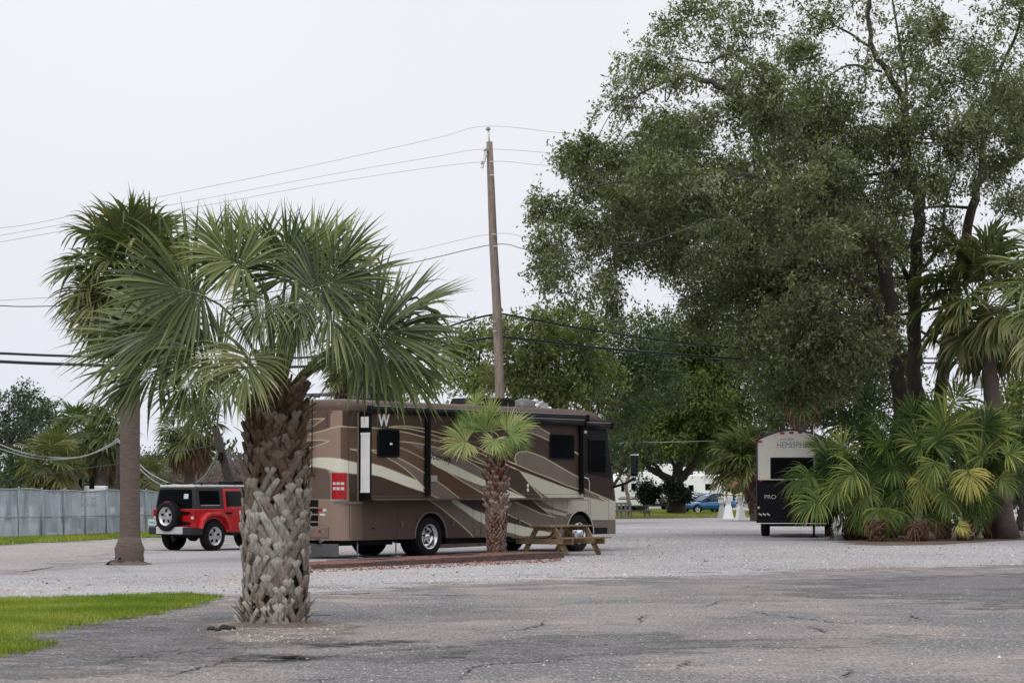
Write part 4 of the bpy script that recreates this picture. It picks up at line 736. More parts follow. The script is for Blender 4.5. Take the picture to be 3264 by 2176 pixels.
bare('leafless tree between the tall palm and the skirted palm', 350, 125, 4, 4.6, 122)
def clipped(x, y, rx, ry, label, seed, Y=157):
    p = at(x, 1128, Y); base = Vector((p.x, Y, 0)); rng = np.random.default_rng(seed); m = mpp(Y); c = np.array(at(x, y, Y)); lm = [([base+Vector((rng.uniform(-.4, .4), 0, 0)), tuple(c+[rng.uniform(-1, 1)*rx*m*.5, 0, -ry*m*.4])], .06, .04) for _ in range(6)]
    tree('clipped_holly', label, 'shrub', base, lm, [(c, (rx*m, rx*m, ry*m), 1.4), (c, (rx*m*.8, rx*m*.8, ry*m*.75), 1.6)], M['holly'], M['darkbark'], .10, 420, seed, twigr=0, branches=2, tint=.4, droop=.1, twigL=.25)
clipped(1484, 1128, 32, 23, 'dark clipped holly with a rounded flat top, left of the forked oak trunk', 130); clipped(1553, 1130, 34, 24, 'dark clipped holly hugging the forked oak trunk, beside the blue car', 131, 156)
def crape():
    Y = 140; L = lambda pts: [at(x, y, Y) for x, y in pts]; base = Vector((at(1447, 1128, Y).x, Y, 0))
    limbs = [(L([(1447, 1190), (1444, 1150), (1438, 1115), (1446, 1090), (1455, 1065), (1460, 1040)]), .24, .1), (L([(1438, 1118), (1425, 1100), (1410, 1080)]), .14, .06), (L([(1450, 1080), (1448, 1050), (1440, 1020)]), .1, .05)]
    tree('crape_myrtle', 'small tree with smooth pale twisted trunk beside the motorhome mirror', 'tree', base, limbs, blob_px([(1465, 1030, 28, 30, .8, 0), (1462, 1075, 12, 18, .6, 0), (1430, 1010, 30, 25, .7, 0)], Y), M['darkleaf'], M['palebark'], .15, 22, 132, twigr=.01, branches=3)
crape()
# far wood closing the horizon, plus an unseen ring added round the camera
def far_wood_and_unseen_ring():
    rng = np.random.default_rng(140); bl = []
    for i in range(150):      # unseen trees added on the camera's side to give dark reflections
        a = R(rng.uniform(-240, 60)); d = rng.uniform(80, 115); h = rng.uniform(11, 17)
        bl.append((np.array([math.cos(a)*d, math.sin(a)*d-5, h*.45]), (6, 6, h*.6), 1.0))
    for i in range(90):
        Y = rng.uniform(235, 330); x = rng.uniform(-500, 2850); h = rng.uniform(4.5, 8.5)*(1.25 if 600 < x < 2400 else .62); p = at(x, 1128, Y); bl.append((np.array([p.x, Y, h*.5]), (rng.uniform(5, 9), 4, h*.55), 1.0))
    V, Fq, T, TW = leaves(rng, bl, (0, 0, 0), .45, 9, 10, .4, .6, 1.0); tag(npmesh('far_wood_and_unseen_ring', V, Fq, M['blueleaf'], attr=T), 'far band of grey green woods closing the horizon, with an unseen tree ring added behind the camera', 'wood', kind='stuff')
far_wood_and_unseen_ring()
# ------------------------------------------------------------------ wheels
def wheel(parent, loc, Rt, w_, Rr, style, side=-1, name='wheel', rimmat='alu', spokes=5, yaw=0.0):
    e = bpy.data.objects.new(name, None); COL.objects.link(e); e.parent = parent; e.location = loc; e.rotation_euler = (0, 0, yaw); s = side   # outward face looks to y*side
    b = MB(); h = w_/2
    b.lathe([(Rr*.98, s*h*.9), (Rr*1.06, s*h*.98), ((Rr+Rt)/2, s*h*1.04), (Rt*.94, s*h*.93), (Rt*.985, s*h*.78), (Rt, s*h*.5), (Rt, -s*h*.5), (Rt*.985, -s*h*.78), (Rt*.94, -s*h*.93), (Rr, -s*h*.9), (Rr*.9, -s*h*.5)], n=40, axis='y', cap=False)
    for k in range(40):     # tread blocks
        a = 2*math.pi*k/40; b.box((math.cos(a)*Rt*.995, 0, math.sin(a)*Rt*.995), (Rt*.05, w_*.72, Rt*.075), 0, Matrix.Rotation(-a, 3, 'Y'))
    b.build('tyre', M['rubber'], e)
    b = MB()
    if style == 'dual':
        b.lathe([(Rr*1.02, s*h*.96), (Rr*.93, s*h*.93), (Rr*.88, s*h*.2), (Rr*.80, -s*h*.2), (Rr*.34, -s*h*.25), (Rr*.30, s*h*.35), (Rr*.22, s*h*.62), (0.0, s*h*.66)], n=40, axis='y', cap=False)
    elif style == 'convex':
        b.lathe([(Rr*1.02, s*h*.9), (Rr*.95, s*h*.8), (Rr*.90, s*h*.62), (Rr*.82, s*h*.66), (Rr*.62, s*h*.95), (Rr*.5, s*h*1.02), (Rr*.34, s*h*1.05), (Rr*.30, s*h*1.45), (Rr*.18, s*h*1.6), (0.0, s*h*1.62)], n=40, axis='y', cap=False)
    else:
        b.lathe([(Rr*1.02, s*h*.94), (Rr*.94, s*h*.9), (Rr*.88, s*h*.55), (Rr*.66, s*h*.62), (Rr*.3, s*h*.66), (Rr*.22, s*h*.72), (0.0, s*h*.72)], n=40, axis='y', cap=False)
    b.build('rim', M[rimmat], e)
    b = MB(); nh = 10 if style in ('dual', 'convex') else spokes; rr = .58 if style == 'dual' else (.75 if style == 'convex' else .62)
    yy = {'dual': -s*h*.21, 'convex': s*h*.78, 'car': s*h*.645}[style if style in ('dual', 'convex') else 'car']
    for k in range(nh):
        a = 2*math.pi*(k+.25)/nh; ra, rb = (Rr*.11, Rr*.10) if nh == 10 else (Rr*.22, Rr*.13); n = 12
        pl = [(math.cos(a)*(Rr*rr+ra*math.cos(q))-math.sin(a)*rb*math.sin(q), math.sin(a)*(Rr*rr+ra*math.cos(q))+math.cos(a)*rb*math.sin(q)) for q in [2*math.pi*i/n for i in range(n)]]
        b.prism(pl, yy, yy+s*.012, 'xz')
    b.build('rim_opening', M['black'], e)
    return e
# ------------------------------------------------------------------ motorhome
def motorhome():
    A2 = Vector((.6225, .7826)); O = Vector((-4.04, 54.76)); yaw = math.atan2(A2.y, A2.x); ax = np.array([A2.x, A2.y, 0]); bx = np.array([-A2.y, A2.x, 0]); OO = np.array([O.x, O.y, 0])
    e = empty('motorhome', (O.x, O.y, 0), yaw, 'big brown and cream class A motorhome with swooping stripes, parked behind the small fan palm', 'motorhome')
    Lb, Wd, Z0, Z1 = 11.2, 2.55, .44, 3.80
    w3 = lambda P_: OO+P_[:, :1]*ax+P_[:, 1:2]*bx+P_[:, 2:3]*UP
    zA = lambda L: [(1100+x/3.41, 1280+y/3.41) for x, y in L]
    zB = lambda L: [(1350+x/3.41, 1280+y/3.41) for x, y in L]
    zC = lambda L: [(1600+x/3.2675, 1280+y/3.2675) for x, y in L]
    zR = lambda L: [(930+x/2.449, 1220+y/2.449) for x, y in L]
    kk = .60
    DK = srgb(88, 70, 62, kk); MID = srgb(122, 98, 80, kk); TP = srgb(146, 132, 122, kk); CR = srgb(226, 224, 206, .86); LN = srgb(232, 224, 180, .8); SK = srgb(104, 86, 78, kk)
    TAN = srgb(164, 140, 126, .8); LT = srgb(204, 200, 184, .8); DD = srgb(76, 60, 54, kk); MAR = srgb(88, 46, 44, kk); BK = (.008, .008, .009); BR = srgb(112, 86, 64, kk)
    def paint(px, base, polys, lines):
        c = np.tile(np.array(base, float), (len(px), 1)) if np.ndim(base) == 1 else base.copy()
        def blend(pts, closed, w_, col):
            q = np.array(pts); lo, hi = q.min(0)-3, q.max(0)+3; m = np.where((px[:, 0] > lo[0]) & (px[:, 0] < hi[0]) & (px[:, 1] > lo[1]) & (px[:, 1] < hi[1]))[0]
            if not len(m): return
            s_ = px[m]; d = edge_dist(s_, pts, closed)
            if closed: d = np.where(inside(s_, pts), -d, d)
            k = np.clip((w_+.75-d)/1.5, 0, 1)[:, None]; c[m] = c[m]*(1-k)+np.array(col)*k
        for pl, col in polys: blend(pl, True, 0, col)
        for pts, w_, col in lines: blend(pts, False, w_, col)
        return c
    # ---- body shell
    def front(z): return np.interp(z, [.4, 1.35, 1.9, 3.42, 3.52, 3.72, 3.8], [11.2, 11.2, 11.1, 10.80, 10.72, 10.2, 10.0])
    rc_, rf = .26, .22; per = []
    def arc(cx, cy, r, a0, a1, n): return [(cx+r*math.cos(R(a)), cy+r*math.sin(R(a))) for a in np.linspace(a0, a1, n)]
    def line(p, q, st): n = max(2, int(math.dist(p, q)/st)); return [(p[0]+(q[0]-p[0])*i/n, p[1]+(q[1]-p[1])*i/n) for i in range(n)]
    per += line((0, Wd-rc_), (0, rc_), .02)+arc(rc_, rc_, rc_, 180, 270, 22)[:-1]+line((rc_, 0), (Lb-rf, 0), .015)+arc(Lb-rf, rf, rf, -90, 0, 10)[:-1]+line((Lb, rf), (Lb, Wd-rf), .1)+arc(Lb-rf, Wd-rf, rf, 0, 90, 8)[:-1]+line((Lb-rf, Wd), (rc_, Wd), .15)+arc(rc_, Wd-rc_, rc_, 90, 180, 8)[:-1]
    per = np.array(per); n = len(per); zs = list(np.arange(Z0, 3.60, .016))+[3.60]; ins_ = [0]*len(zs)
    for a in np.linspace(10, 90, 8): zs.append(3.60+.20*math.sin(R(a))); ins_.append(.16*(1-math.cos(R(a))))
    rows = []
    for z, i_ in zip(zs, ins_):
        P_ = per.copy(); fz = float(front(z)); m = P_[:, 0] > 9.0; P_[m, 0] = 9.0+(P_[m, 0]-9.0)*(fz-9.0)/(Lb-9.0)
        if i_:
            cx, cy = 5.5, Wd/2; P_[:, 0] = cx+(P_[:, 0]-cx)*(1-i_/5.5); P_[:, 1] = cy+(P_[:, 1]-cy)*(1-i_/cy)
        rows.append(np.c_[P_, np.full(n, z)])
    V = np.concatenate(rows); nz = len(zs); idx = np.arange(nz*n).reshape(nz, n)
    Fq = np.stack([idx[:-1], np.roll(idx[:-1], -1, 1), np.roll(idx[1:], -1, 1), idx[1:]], -1).reshape(-1, 4)
    Vm = V.copy(); Vm[:, 1] = np.where(V[:, 1] > Wd/2, Wd-V[:, 1], V[:, 1])
    px = to_px(w3(Vm))
    base = np.tile(np.array(DK), (len(V), 1)); u, z = V[:, 0], V[:, 2]
    rear = u < .35; base[rear] = TAN; base[(~rear) & (z < 1.5)] = SK
    trans = (u >= .16) & (u < .75); base[trans] = base[trans]*.4+np.array(TAN)*.6*np.clip(1.0-(u[trans]-.16)[:, None]*.9, .3, 1)
    polys = [(zR([(380, 345), (515, 349), (640, 352), (640, 720), (440, 705), (380, 690)]), MID), (zR([(395, 170), (640, 200), (640, 352), (515, 347), (395, 338)]), DK), (zR([(445, 705), (640, 735), (640, 930), (450, 930)]), DK),
             (zR([(90, 180), (300, 185), (300, 345), (250, 370), (90, 400)]), srgb(128, 104, 94, kk)),
             (zR([(60, 222), (187, 228), (60, 248)]), CR), (zR([(60, 285), (255, 277), (150, 350), (60, 365)]), TP), (zR([(60, 447), (230, 448), (295, 455), (170, 500), (60, 520)]), TP),
             (zR([(60, 620), (120, 596), (200, 583), (300, 583), (380, 592), (450, 610), (522, 625), (640, 660), (640, 735), (522, 710), (440, 700), (340, 690), (260, 665), (170, 650), (60, 660)]), CR),
             (zR([(60, 660), (170, 655), (260, 672), (300, 700), (300, 905), (60, 905)]), srgb(132, 112, 102, kk)),
             (zB([(60, 1040), (290, 1040), (330, 1095), (450, 1190), (680, 1340), (690, 1490), (560, 1490), (400, 1345), (200, 1170)]), TP), (zB([(310, 1060), (390, 1080), (540, 1170), (720, 1235), (760, 1400), (690, 1345), (540, 1262), (450, 1190), (310, 1095)]), CR), (zB([(390, 1090), (500, 1040), (900, 1040), (900, 1260), (690, 1215), (540, 1165)]), DK),
             (zC([(-120, 1000), (1230, 1000), (1230, 1240), (900, 1300), (650, 1420), (-120, 1420)]), TP), (zC([(-120, 1215), (30, 1250), (130, 1270), (260, 1305), (450, 1350), (650, 1390), (650, 1410), (300, 1425), (100, 1365), (-120, 1330)]), CR), (zC([(-120, 1120), (30, 1165), (160, 1215), (330, 1292), (250, 1303), (130, 1270), (-120, 1220)]), DK),
             (zC([(90, 960), (300, 960), (330, 1035), (400, 1095), (520, 1190), (400, 1160), (250, 1090), (150, 1020)]), DD), (zC([(350, 990), (1230, 990), (1215, 1228), (900, 1228), (880, 1130), (690, 1165), (560, 1120), (430, 1050)]), LT), (zC([(340, 1010), (430, 1043), (560, 1108), (700, 1150), (660, 1160), (560, 1138), (430, 1100)]), TP), (zC([(400, 1100), (560, 1132), (680, 1165), (665, 1190), (540, 1165), (430, 1125)]), LT),
             (zC([(850, 700), (1165, 790), (1200, 1050), (1070, 1015), (920, 932), (850, 900)]), DD), (zC([(840, 225), (1135, 215), (1140, 420), (1172, 800), (1060, 785), (905, 745), (840, 735)]), BK), (zC([(862, 908), (960, 960), (1075, 1040), (960, 1010), (862, 985)]), TP),
             (zC([(885, 1228), (1240, 1228), (1240, 1400), (885, 1400)]), TP)]
    lines = [(zR([(60, 425), (140, 398), (250, 370), (340, 345), (370, 338), (515, 347), (640, 352)]), 1.0, LN), (zR([(60, 445), (230, 446), (295, 453), (170, 500), (60, 520)]), 1.0, LN), (zR([(60, 285), (255, 277), (150, 350)]), .9, LN), (zR([(60, 620), (120, 596), (200, 583), (300, 583), (380, 592), (450, 610), (522, 625)]), .8, LN), (zR([(60, 660), (170, 652), (260, 667), (340, 690), (440, 702), (522, 712)]), .8, LN), (zR([(458, 515), (515, 518)]), 1, LN), (zR([(458, 515), (515, 530)]), 1, LN),
             (zR([(412, 905), (400, 915), (290, 912), (250, 935), (235, 965)]), .8, TAN), (zR([(290, 700), (300, 690), (400, 698), (415, 720), (417, 880), (400, 908), (300, 912)]), .8, CR), (zR([(438, 165), (445, 705), (450, 925), (452, 1210)]), .6, DD),
             (zB([(60, 1065), (200, 1162), (400, 1325), (500, 1420), (560, 1490)]), 1.1, LN), (zC([(30, 1158), (180, 1225), (325, 1293)]), 1.1, LN), (zC([(130, 1045), (250, 1090), (400, 1160), (555, 1202)]), 1.1, LN), (zC([(300, 1005), (330, 1035), (400, 1092), (520, 1190)]), 1.0, LN), (zC([(850, 902), (920, 935), (1080, 1003), (1200, 1052)]), 1.3, LN), (zC([(845, 725), (905, 748), (1060, 788), (1172, 802)]), .5, BK)]
    for L in (zC([(905, 745), (915, 930), (925, 1245), (1115, 1245), (1110, 1020)]), zC([(133, 1035), (136, 1415)]), zC([(522, 1030), (524, 1260)]), zC([(50, 1035), (520, 1030)]), zC([(640, 1028), (900, 1022), (905, 1220)]), zC([(628, 1030), (630, 1105), (680, 1112), (680, 1030)]), zB([(538, 1095), (540, 1490)]), zB([(625, 1200), (625, 1490)]), zB([(270, 1092), (540, 1092)]), zA([(45, 1110), (48, 1475)]), zA([(560, 1110), (562, 1500)]), zA([(775, 1110), (778, 1510)]), zB([(555, 1372), (620, 1372), (620, 1465), (555, 1465), (555, 1372)])):
        lines.append((L, .55, (.02, .016, .014)))
    col = paint(px, base, polys, lines)
    fr = (u > 10.4) & (V[:, 1] > rf*.6) & (V[:, 1] < Wd-rf*.6); col[fr & (z > 1.75) & (z < 3.3)] = BK; col[fr & (z <= 1.75)] = LT
    col[z > 3.52] = np.array(srgb(120, 100, 92, kk)); col[(z > 3.47) & (z < 3.53) & (u > .3)] = DD
    # wheel arches cut out of both flanks
    WU = [(3.26, .60), (9.42, .60)]; WZ = .49
    fc = V[Fq].mean(1); keep = np.ones(len(Fq), bool)
    for wu, wr in WU: keep &= ~((np.hypot(fc[:, 0]-wu, (fc[:, 2]-WZ)*.98) < wr) & ((fc[:, 1] < .05) | (fc[:, 1] > Wd-.05)))
    M['paint'] = vcol_mat('motorhome_paint', .38, .04); M['paint'].node_tree.nodes['Principled BSDF'].inputs['Specular IOR Level'].default_value = .18
    npmesh('body', V, Fq[keep], M['paint'], e, col=col, smooth=True)
    # roof cap, floor, wells
    b = MB(); top = rows[-1]; st = max(1, n//120); b.add([tuple(p) for p in top[::st]], [list(range(len(top[::st])))]); b.build('roof', mat('cream_roof', (.55, .52, .47), .5), e)
    b = MB(); b.b2((.35, .12, .5), (10.9, Wd-.12, .55)); b.b2((.5, .5, .3), (2.4, Wd-.5, .5)); b.b2((4.3, .4, .28), (8.6, Wd-.4, .5)); b.b2((2.2, .9, .35), (10.6, 1.1, .6)); b.b2((2.2, 1.5, .35), (10.6, 1.7, .6)); b.tube([(3.26, .2, .49), (3.26, Wd-.2, .49)], .11, 10); b.build('chassis', M['under'], e)
    for wu, wr in WU:
        b = MB(); a0 = np.linspace(-4, 184, 26)
        v = []; f = []
        for i, a in enumerate(a0):
            for yy in (.005, .42): v.append((wu+wr*math.cos(R(a)), yy, WZ+wr*math.sin(R(a))))
        for i in range(len(a0)-1): f.append((2*i, 2*i+1, 2*i+3, 2*i+2))
        b.add(v, f); b.prism([(wu+wr*1.02*math.cos(R(a)), WZ+wr*1.02*math.sin(R(a))) for a in a0], .42, .44, 'xz'); b.build('wheel_well', M['under'], e)
        b = MB(); b.tube([(wu+wr*math.cos(R(a)), -.004, WZ+wr*math.sin(R(a))) for a in a0], .022, 6); b.build('arch_lip', mat('arch_trim', TP if wu < 5 else LT, .35), e)
    wheel(e, (3.26, .16, .49), .49, .27, .30, 'dual', rimmat='chrome'); wheel(e, (9.42, .16, .49), .49, .28, .30, 'convex', rimmat='chrome')
    wheel(e, (3.26, .50, .49), .49, .27, .30, 'car', rimmat='under'); wheel(e, (3.26, Wd-.5, .49), .49, .5, .30, 'dual', 1, rimmat='chrome'); wheel(e, (9.42, Wd-.2, .49), .49, .28, .30, 'convex', 1, rimmat='chrome')
    # ---- slide-out
    def px2(xs, off=0.0):      # photo pixel -> (u, z) on the plane y=off
        o = []
        for x, y in xs:
            d = ray(x, y); nrm_ = bx; t = (np.dot(OO+bx*off-np.array([0, 0, CAM_H]), nrm_))/np.dot(d, nrm_); p = np.array([0, 0, CAM_H])+d*t-OO; o.append((float(np.dot(p, ax)), float(p[2])))
        return o
    SD = -.41; (us, zt), (_, zb) = px2(zA([(290, 70), (294, 1065)]), SD); (ue, _), = px2(zC([(848, 600)]), SD); zt = min(zt, 3.5)
    cell = .014; nu, nz_ = int((ue-us)/cell), int((zt-zb)/cell); U, Z = np.meshgrid(np.linspace(us, ue, nu), np.linspace(zb, zt, nz_)); Vs = np.stack([U.ravel(), np.full(U.size, SD), Z.ravel()], 1); px = to_px(w3(Vs))
    polys = [(zA([(290, 278), (480, 300), (580, 318), (870, 388), (870, 960), (780, 855), (640, 795), (470, 735), (290, 670)]), MID), (zA([(585, 430), (720, 440), (865, 465), (1000, 490), (1000, 640), (865, 545), (720, 465), (640, 440)]), TP),
             (zA([(455, 607), (350, 545), (570, 605), (640, 640), (760, 705), (868, 775), (920, 800), (920, 990), (870, 945), (790, 858), (700, 770), (600, 690)]), TP), (zA([(290, 670), (400, 700), (520, 745), (640, 795), (790, 858), (872, 945), (905, 985), (875, 983), (800, 960), (640, 905), (480, 845), (380, 808), (290, 790)]), CR),
             (zB([(0, 280), (130, 325), (400, 410), (720, 560), (1000, 700), (1000, 1060), (0, 1060), (0, 460)]), DK), (zB([(0, 360), (200, 395), (450, 500), (720, 640), (720, 700), (480, 640), (370, 580), (240, 520), (0, 465)]), MID),
             (zB([(40, 475), (180, 500), (260, 530), (370, 580), (480, 640), (600, 710), (720, 785), (900, 870), (900, 1000), (700, 880), (560, 810), (400, 725), (250, 655), (120, 590), (40, 565)]), TP),
             (zB([(40, 655), (150, 705), (270, 765), (400, 850), (560, 945), (690, 1025), (740, 1060), (400, 1060), (145, 860), (40, 790)]), BR), (zB([(40, 790), (145, 860), (250, 935), (400, 1053), (420, 1070), (180, 1060), (80, 1010), (40, 990)]), TP),
             (zB([(270, 765), (420, 830), (560, 885), (720, 930), (860, 1000), (900, 1060), (740, 1055), (690, 1025), (560, 945), (400, 850)]), TP), (zB([(30, 545), (65, 565), (120, 590), (250, 650), (400, 720), (560, 800), (680, 855), (900, 960), (1020, 1010), (1040, 1060), (900, 1060), (780, 960), (680, 922), (560, 885), (420, 830), (270, 765), (150, 705), (65, 655), (30, 640)]), CR),
             (zC([(200, 225), (340, 228), (420, 280), (500, 332), (490, 400), (380, 350), (190, 282)]), TP), (zC([(150, 650), (132, 590), (150, 540), (190, 518), (260, 515), (340, 540), (440, 580), (560, 650), (680, 720), (870, 820), (870, 930), (650, 845), (500, 785), (330, 718)]), TP),
             (zC([(0, 600), (60, 625), (150, 655), (330, 735), (500, 800), (870, 950), (870, 990), (600, 880), (400, 795), (185, 718), (110, 682), (0, 630)]), MAR), (zC([(185, 718), (300, 755), (400, 795), (600, 870), (870, 962), (870, 1000), (480, 1000), (400, 945), (300, 862), (240, 790)]), LT), (zC([(285, 850), (400, 940), (490, 1005), (420, 1005), (340, 910)]), TP), (zC([(-40, 900), (20, 905), (100, 935), (170, 965), (262, 1005), (100, 1005), (-40, 960)]), CR)]
    l1 = 1.05
    lines = [(zA(p), w_, LN) for p, w_ in [([(455, 607), (560, 665), (650, 725), (720, 785), (790, 858), (872, 945)], l1), ([(570, 605), (660, 650), (760, 705), (868, 775), (920, 802)], l1), ([(290, 280), (385, 292), (480, 310)], l1), ([(480, 275), (560, 265), (680, 265), (830, 285), (920, 305)], l1), ([(480, 275), (590, 283), (700, 290), (860, 328), (920, 345)], l1), ([(580, 318), (700, 340), (865, 385), (920, 400)], l1), ([(585, 430), (720, 440), (865, 465), (920, 478)], .9), ([(290, 520), (350, 530)], l1), ([(290, 535), (345, 558)], l1), ([(290, 670), (400, 700), (520, 745), (640, 795), (790, 858)], .7), ([(290, 790), (380, 808), (480, 845), (640, 905), (800, 960), (875, 983)], .8), ([(585, 492), (690, 535), (780, 580), (865, 625), (920, 655)], .7)]]
    lines += [(zB(p), w_, LN) for p, w_ in [([(65, 315), (130, 325), (250, 360), (360, 403), (590, 500), (710, 555), (830, 605), (1000, 680)], l1), ([(65, 350), (200, 390), (400, 470), (620, 560), (710, 600), (860, 665), (1000, 730)], l1), ([(65, 405), (150, 425), (240, 450), (480, 560), (600, 625), (715, 685)], l1), ([(70, 480), (180, 505), (260, 530), (370, 580), (480, 640), (600, 710), (700, 775)], l1), ([(400, 575), (540, 640), (690, 695), (760, 720)], l1), ([(65, 655), (150, 705), (270, 765), (400, 850), (560, 945), (690, 1025), (740, 1055)], 1.2), ([(145, 860), (250, 935), (400, 1053)], l1), ([(80, 1010), (180, 1055)], l1), ([(900, 915), (1000, 975)], l1)]]
    lines += [(zC(p), w_, LN) for p, w_ in [([(150, 650), (132, 590), (150, 540), (190, 518), (260, 515), (340, 540), (440, 580), (560, 650), (680, 720), (870, 822)], l1), ([(0, 595), (60, 615), (150, 650)], l1), ([(20, 640), (110, 680), (185, 715), (240, 790), (285, 850)], .9), ([(285, 850), (350, 920), (425, 1003)], l1), ([(340, 232), (420, 285), (500, 332)], l1), ([(200, 288), (380, 352), (490, 402)], l1), ([(50, 880), (150, 940), (255, 1003)], l1), ([(755, 520), (795, 545)], 1.8)]]
    lines.append((zC([(150, 652), (330, 728), (500, 792), (650, 857), (870, 935)]), 2.0, srgb(206, 206, 170, kk))); lines.append((zA([(0, 1028), (900, 1020)])+zB([(380, 1015), (650, 1018)])+zC([(230, 963), (860, 960)]), .6, TP))
    col = paint(px, DK, polys, lines); idx = np.arange(nu*nz_).reshape(nz_, nu); Fs = np.stack([idx[:-1, :-1], idx[:-1, 1:], idx[1:, 1:], idx[1:, :-1]], -1).reshape(-1, 4)
    so_ = npmesh('slide_out_face', Vs, Fs, M['paint'], e, col=col)
    b = MB(); b.b2((us, SD+.004, zb), (ue, .02, zt), 0); b.build('slide_out_box', M['black'], e, .01)
    b = MB(); b.b2((us-.012, SD+.05, zb+.20), (us-.002, -.07, zt-.52)); b.b2((us-.018, SD+.045, zt-.56), (us-.002, -.065, zt-.50)); b.b2((us-.018, SD+.045, zb+.17), (us-.002, -.065, zb+.22)); b.build('slide_end_panel', M['white'], e, .004)
    b = MB(); b.b2((us-.012, SD+.09, zt-.38), (us-.002, -.07, zt-.12)); b.build('slide_end_panel', M['white'], e, .004)
    b = MB(); b.b2((us-.06, -.03, zb-.02), (us-.03, .0, zt-.02)); b.b2((us-.9, -.03, zb-.10), (us+.1, -.004, zb-.04)); b.build('slide_seal', mat('seal_strip', TP, .5), e)
    b = MB(); b.b2((us+.05, SD-.02, zb-.01), (ue-.02, SD+.0, zb+.035)); b.build('drip_rail', mat('bottom_rail', srgb(112, 92, 82, kk), .4), e)
    # awning rolls and arms
    for (p0, p1, off, r_, nm) in ((zA([(270, 110)]), zC([(880, 148)]), SD-.05, .085, 'slide_awning'), (zC([(100, 207)]), zC([(858, 205)]), SD-.14, .075, 'patio_awning'), (zC([(858, 250)]), zC([(1128, 252)]), -.10, .085, 'door_awning')):
        (ua, za_), (ub, zb_) = px2([p0[0], p1[0]], off); za_ = zb_ = (za_+zb_)/2
        t = MB(); t.tube([(ua, off, za_), (ub, off, zb_)], r_, 14); t.b2((ua, off+.02, za_-.02), (ub, (SD if off < SD else 0), za_+r_*1.02)); t.b2((ua-.02, off-r_*1.1, za_-r_*1.05), (ua+.02, off+r_, za_+r_*1.08)); t.b2((ub-.02, off-r_*1.1, za_-r_*1.05), (ub+.02, off+r_, za_+r_*1.08)); a_ = t.build(nm, M['black'], e)
        t = MB(); t.b2((ua+.03, off-.04, za_+r_*.96), (ub-.03, off+.05, za_+r_*1.14)); t.build('awning_highlight', M['alu'], a_)  # silver strip stands in for the white highlight along the black roll
    for pp in (zA([(897, 60), (903, 1022)]), zC([(825, 190), (830, 958)])):
        (ua, za_), (ub, zb_) = px2(pp, SD-.05); um = (ua+ub)/2
        t = MB(); t.b2((um-.07, SD-.10, zb_), (um+.07, SD-.005, za_)); t.b2((um-.03, SD-.13, zb_+.1), (um+.03, SD-.10, za_-.1)); t.build('awning_arm', M['black'], e, .015)
    # windows
    def win(px_, off, nm='window', fr_=.035, rad=.07):
        (u0, z1), (u1, z0) = px2(px_, off); t = MB(); pl = []
        for cx, cz, a in ((u1-rad, z1-rad, 0), (u0+rad, z1-rad, 90), (u0+rad, z0+rad, 180), (u1-rad, z0+rad, 270)): pl += [(cx+rad*math.cos(R(a+q)), cz+rad*math.sin(R(a+q))) for q in (0, 22, 45, 67, 90)]
        t.prism(pl, off-.03, off+.004); o = t.build(nm, M['black'], e, .008); cu, cz = (u0+u1)/2, (z0+z1)/2; k1, k2 = 1-2*fr_/(u1-u0), 1-2*fr_/(z1-z0)
        t = MB(); t.prism([(cu+(p[0]-cu)*k1, cz+(p[1]-cz)*k2) for p in pl], off-.034, off-.029); t.build('pane', M['glass'], o); return u0, z1, u1, z0
    u0, z1, u1, z0 = win(zA([(347, 292), (585, 605)]), SD); win(zC([(495, 332), (748, 603)]), SD); win(zC([(905, 385), (1078, 745)]), -.002, 'door_window')
    t = MB(); (a_, b_), (c_, d_) = px2(zA([(488, 446), (514, 468)]), SD-.036); t.b2((a_, SD-.037, d_), (c_, SD-.0355, b_)); t.build('window_sticker', M['white'], e)
    # details on the flank
    t = MB(); (a_, b_), (c_, d_) = px2(zB([(72, 798), (145, 868)]), SD); t.b2((a_, SD-.02, d_), (c_, SD, b_)); t.build('appliance_vent', mat('vent', (.36, .34, .33), .5), e, .006)
    for q in ([(252, 855), (280, 895)], [(252, 900), (280, 940)]):
        (a_, b_), (c_, d_) = px2(zC(q), SD); t = MB(); t.lathe([(.055, -.012), (.045, -.022), (0, -.024)], ((a_+c_)/2, SD, (b_+d_)/2), 16, axis='y'); t.build('round_outlet', M['clear_l'], e)
    (a_, b_), (c_, d_) = px2(zC([(838, 297), (876, 330)]), -.02); t = MB(); t.b2((a_, -.06, d_), (c_, 0, b_)); t.build('porch_light', M['clear_l'], e, .01)
    pp = px2(zC([(858, 782), (893, 800), (905, 835), (905, 935)]), -.06); t = MB(); t.tube([(pp[0][0], -.0, pp[0][1])]+[(a, -.07, b__) for a, b__ in pp[1:3]]+[(pp[3][0], -.07, pp[3][1]), (pp[3][0], 0, pp[3][1]-.05)], .02, 8); t.build('grab_handle', M['alu'], e)
    for q in (zA([(605, 1295), (628, 1370)]), zB([(308, 1285), (330, 1350)]), zC([(163, 1212), (188, 1275)])):
        (a_, b_), (c_, d_) = px2(q, 0); t = MB(); t.b2((a_, -.02, d_), (c_, .0, b_)); t.b2((a_+.02, -.028, d_+.03), (c_-.02, -.02, b_-.03)); t.build('locker_latch', mat('latch', srgb(120, 106, 96, kk), .4), e, .006)
    (a_, b_), (c_, d_) = px2(zA([(280, 1350), (322, 1392)]), 0); t = MB(); t.b2((a_, -.015, d_), (c_, 0, b_)); t.b2((a_+.02, -.017, d_+.02), (c_-.02, -.0155, b_-.03), 1); t.build('fuel_flap', [mat('flap', SK, .3), M['black']], e)
    (a_, b_), (c_, d_) = px2(zC([(935, 1310), (1095, 1375)]), 0); t = MB(); t.b2((a_, -.008, d_+.01), (c_, .02, b_)); t.build('bumper_grille', M['black'], e)
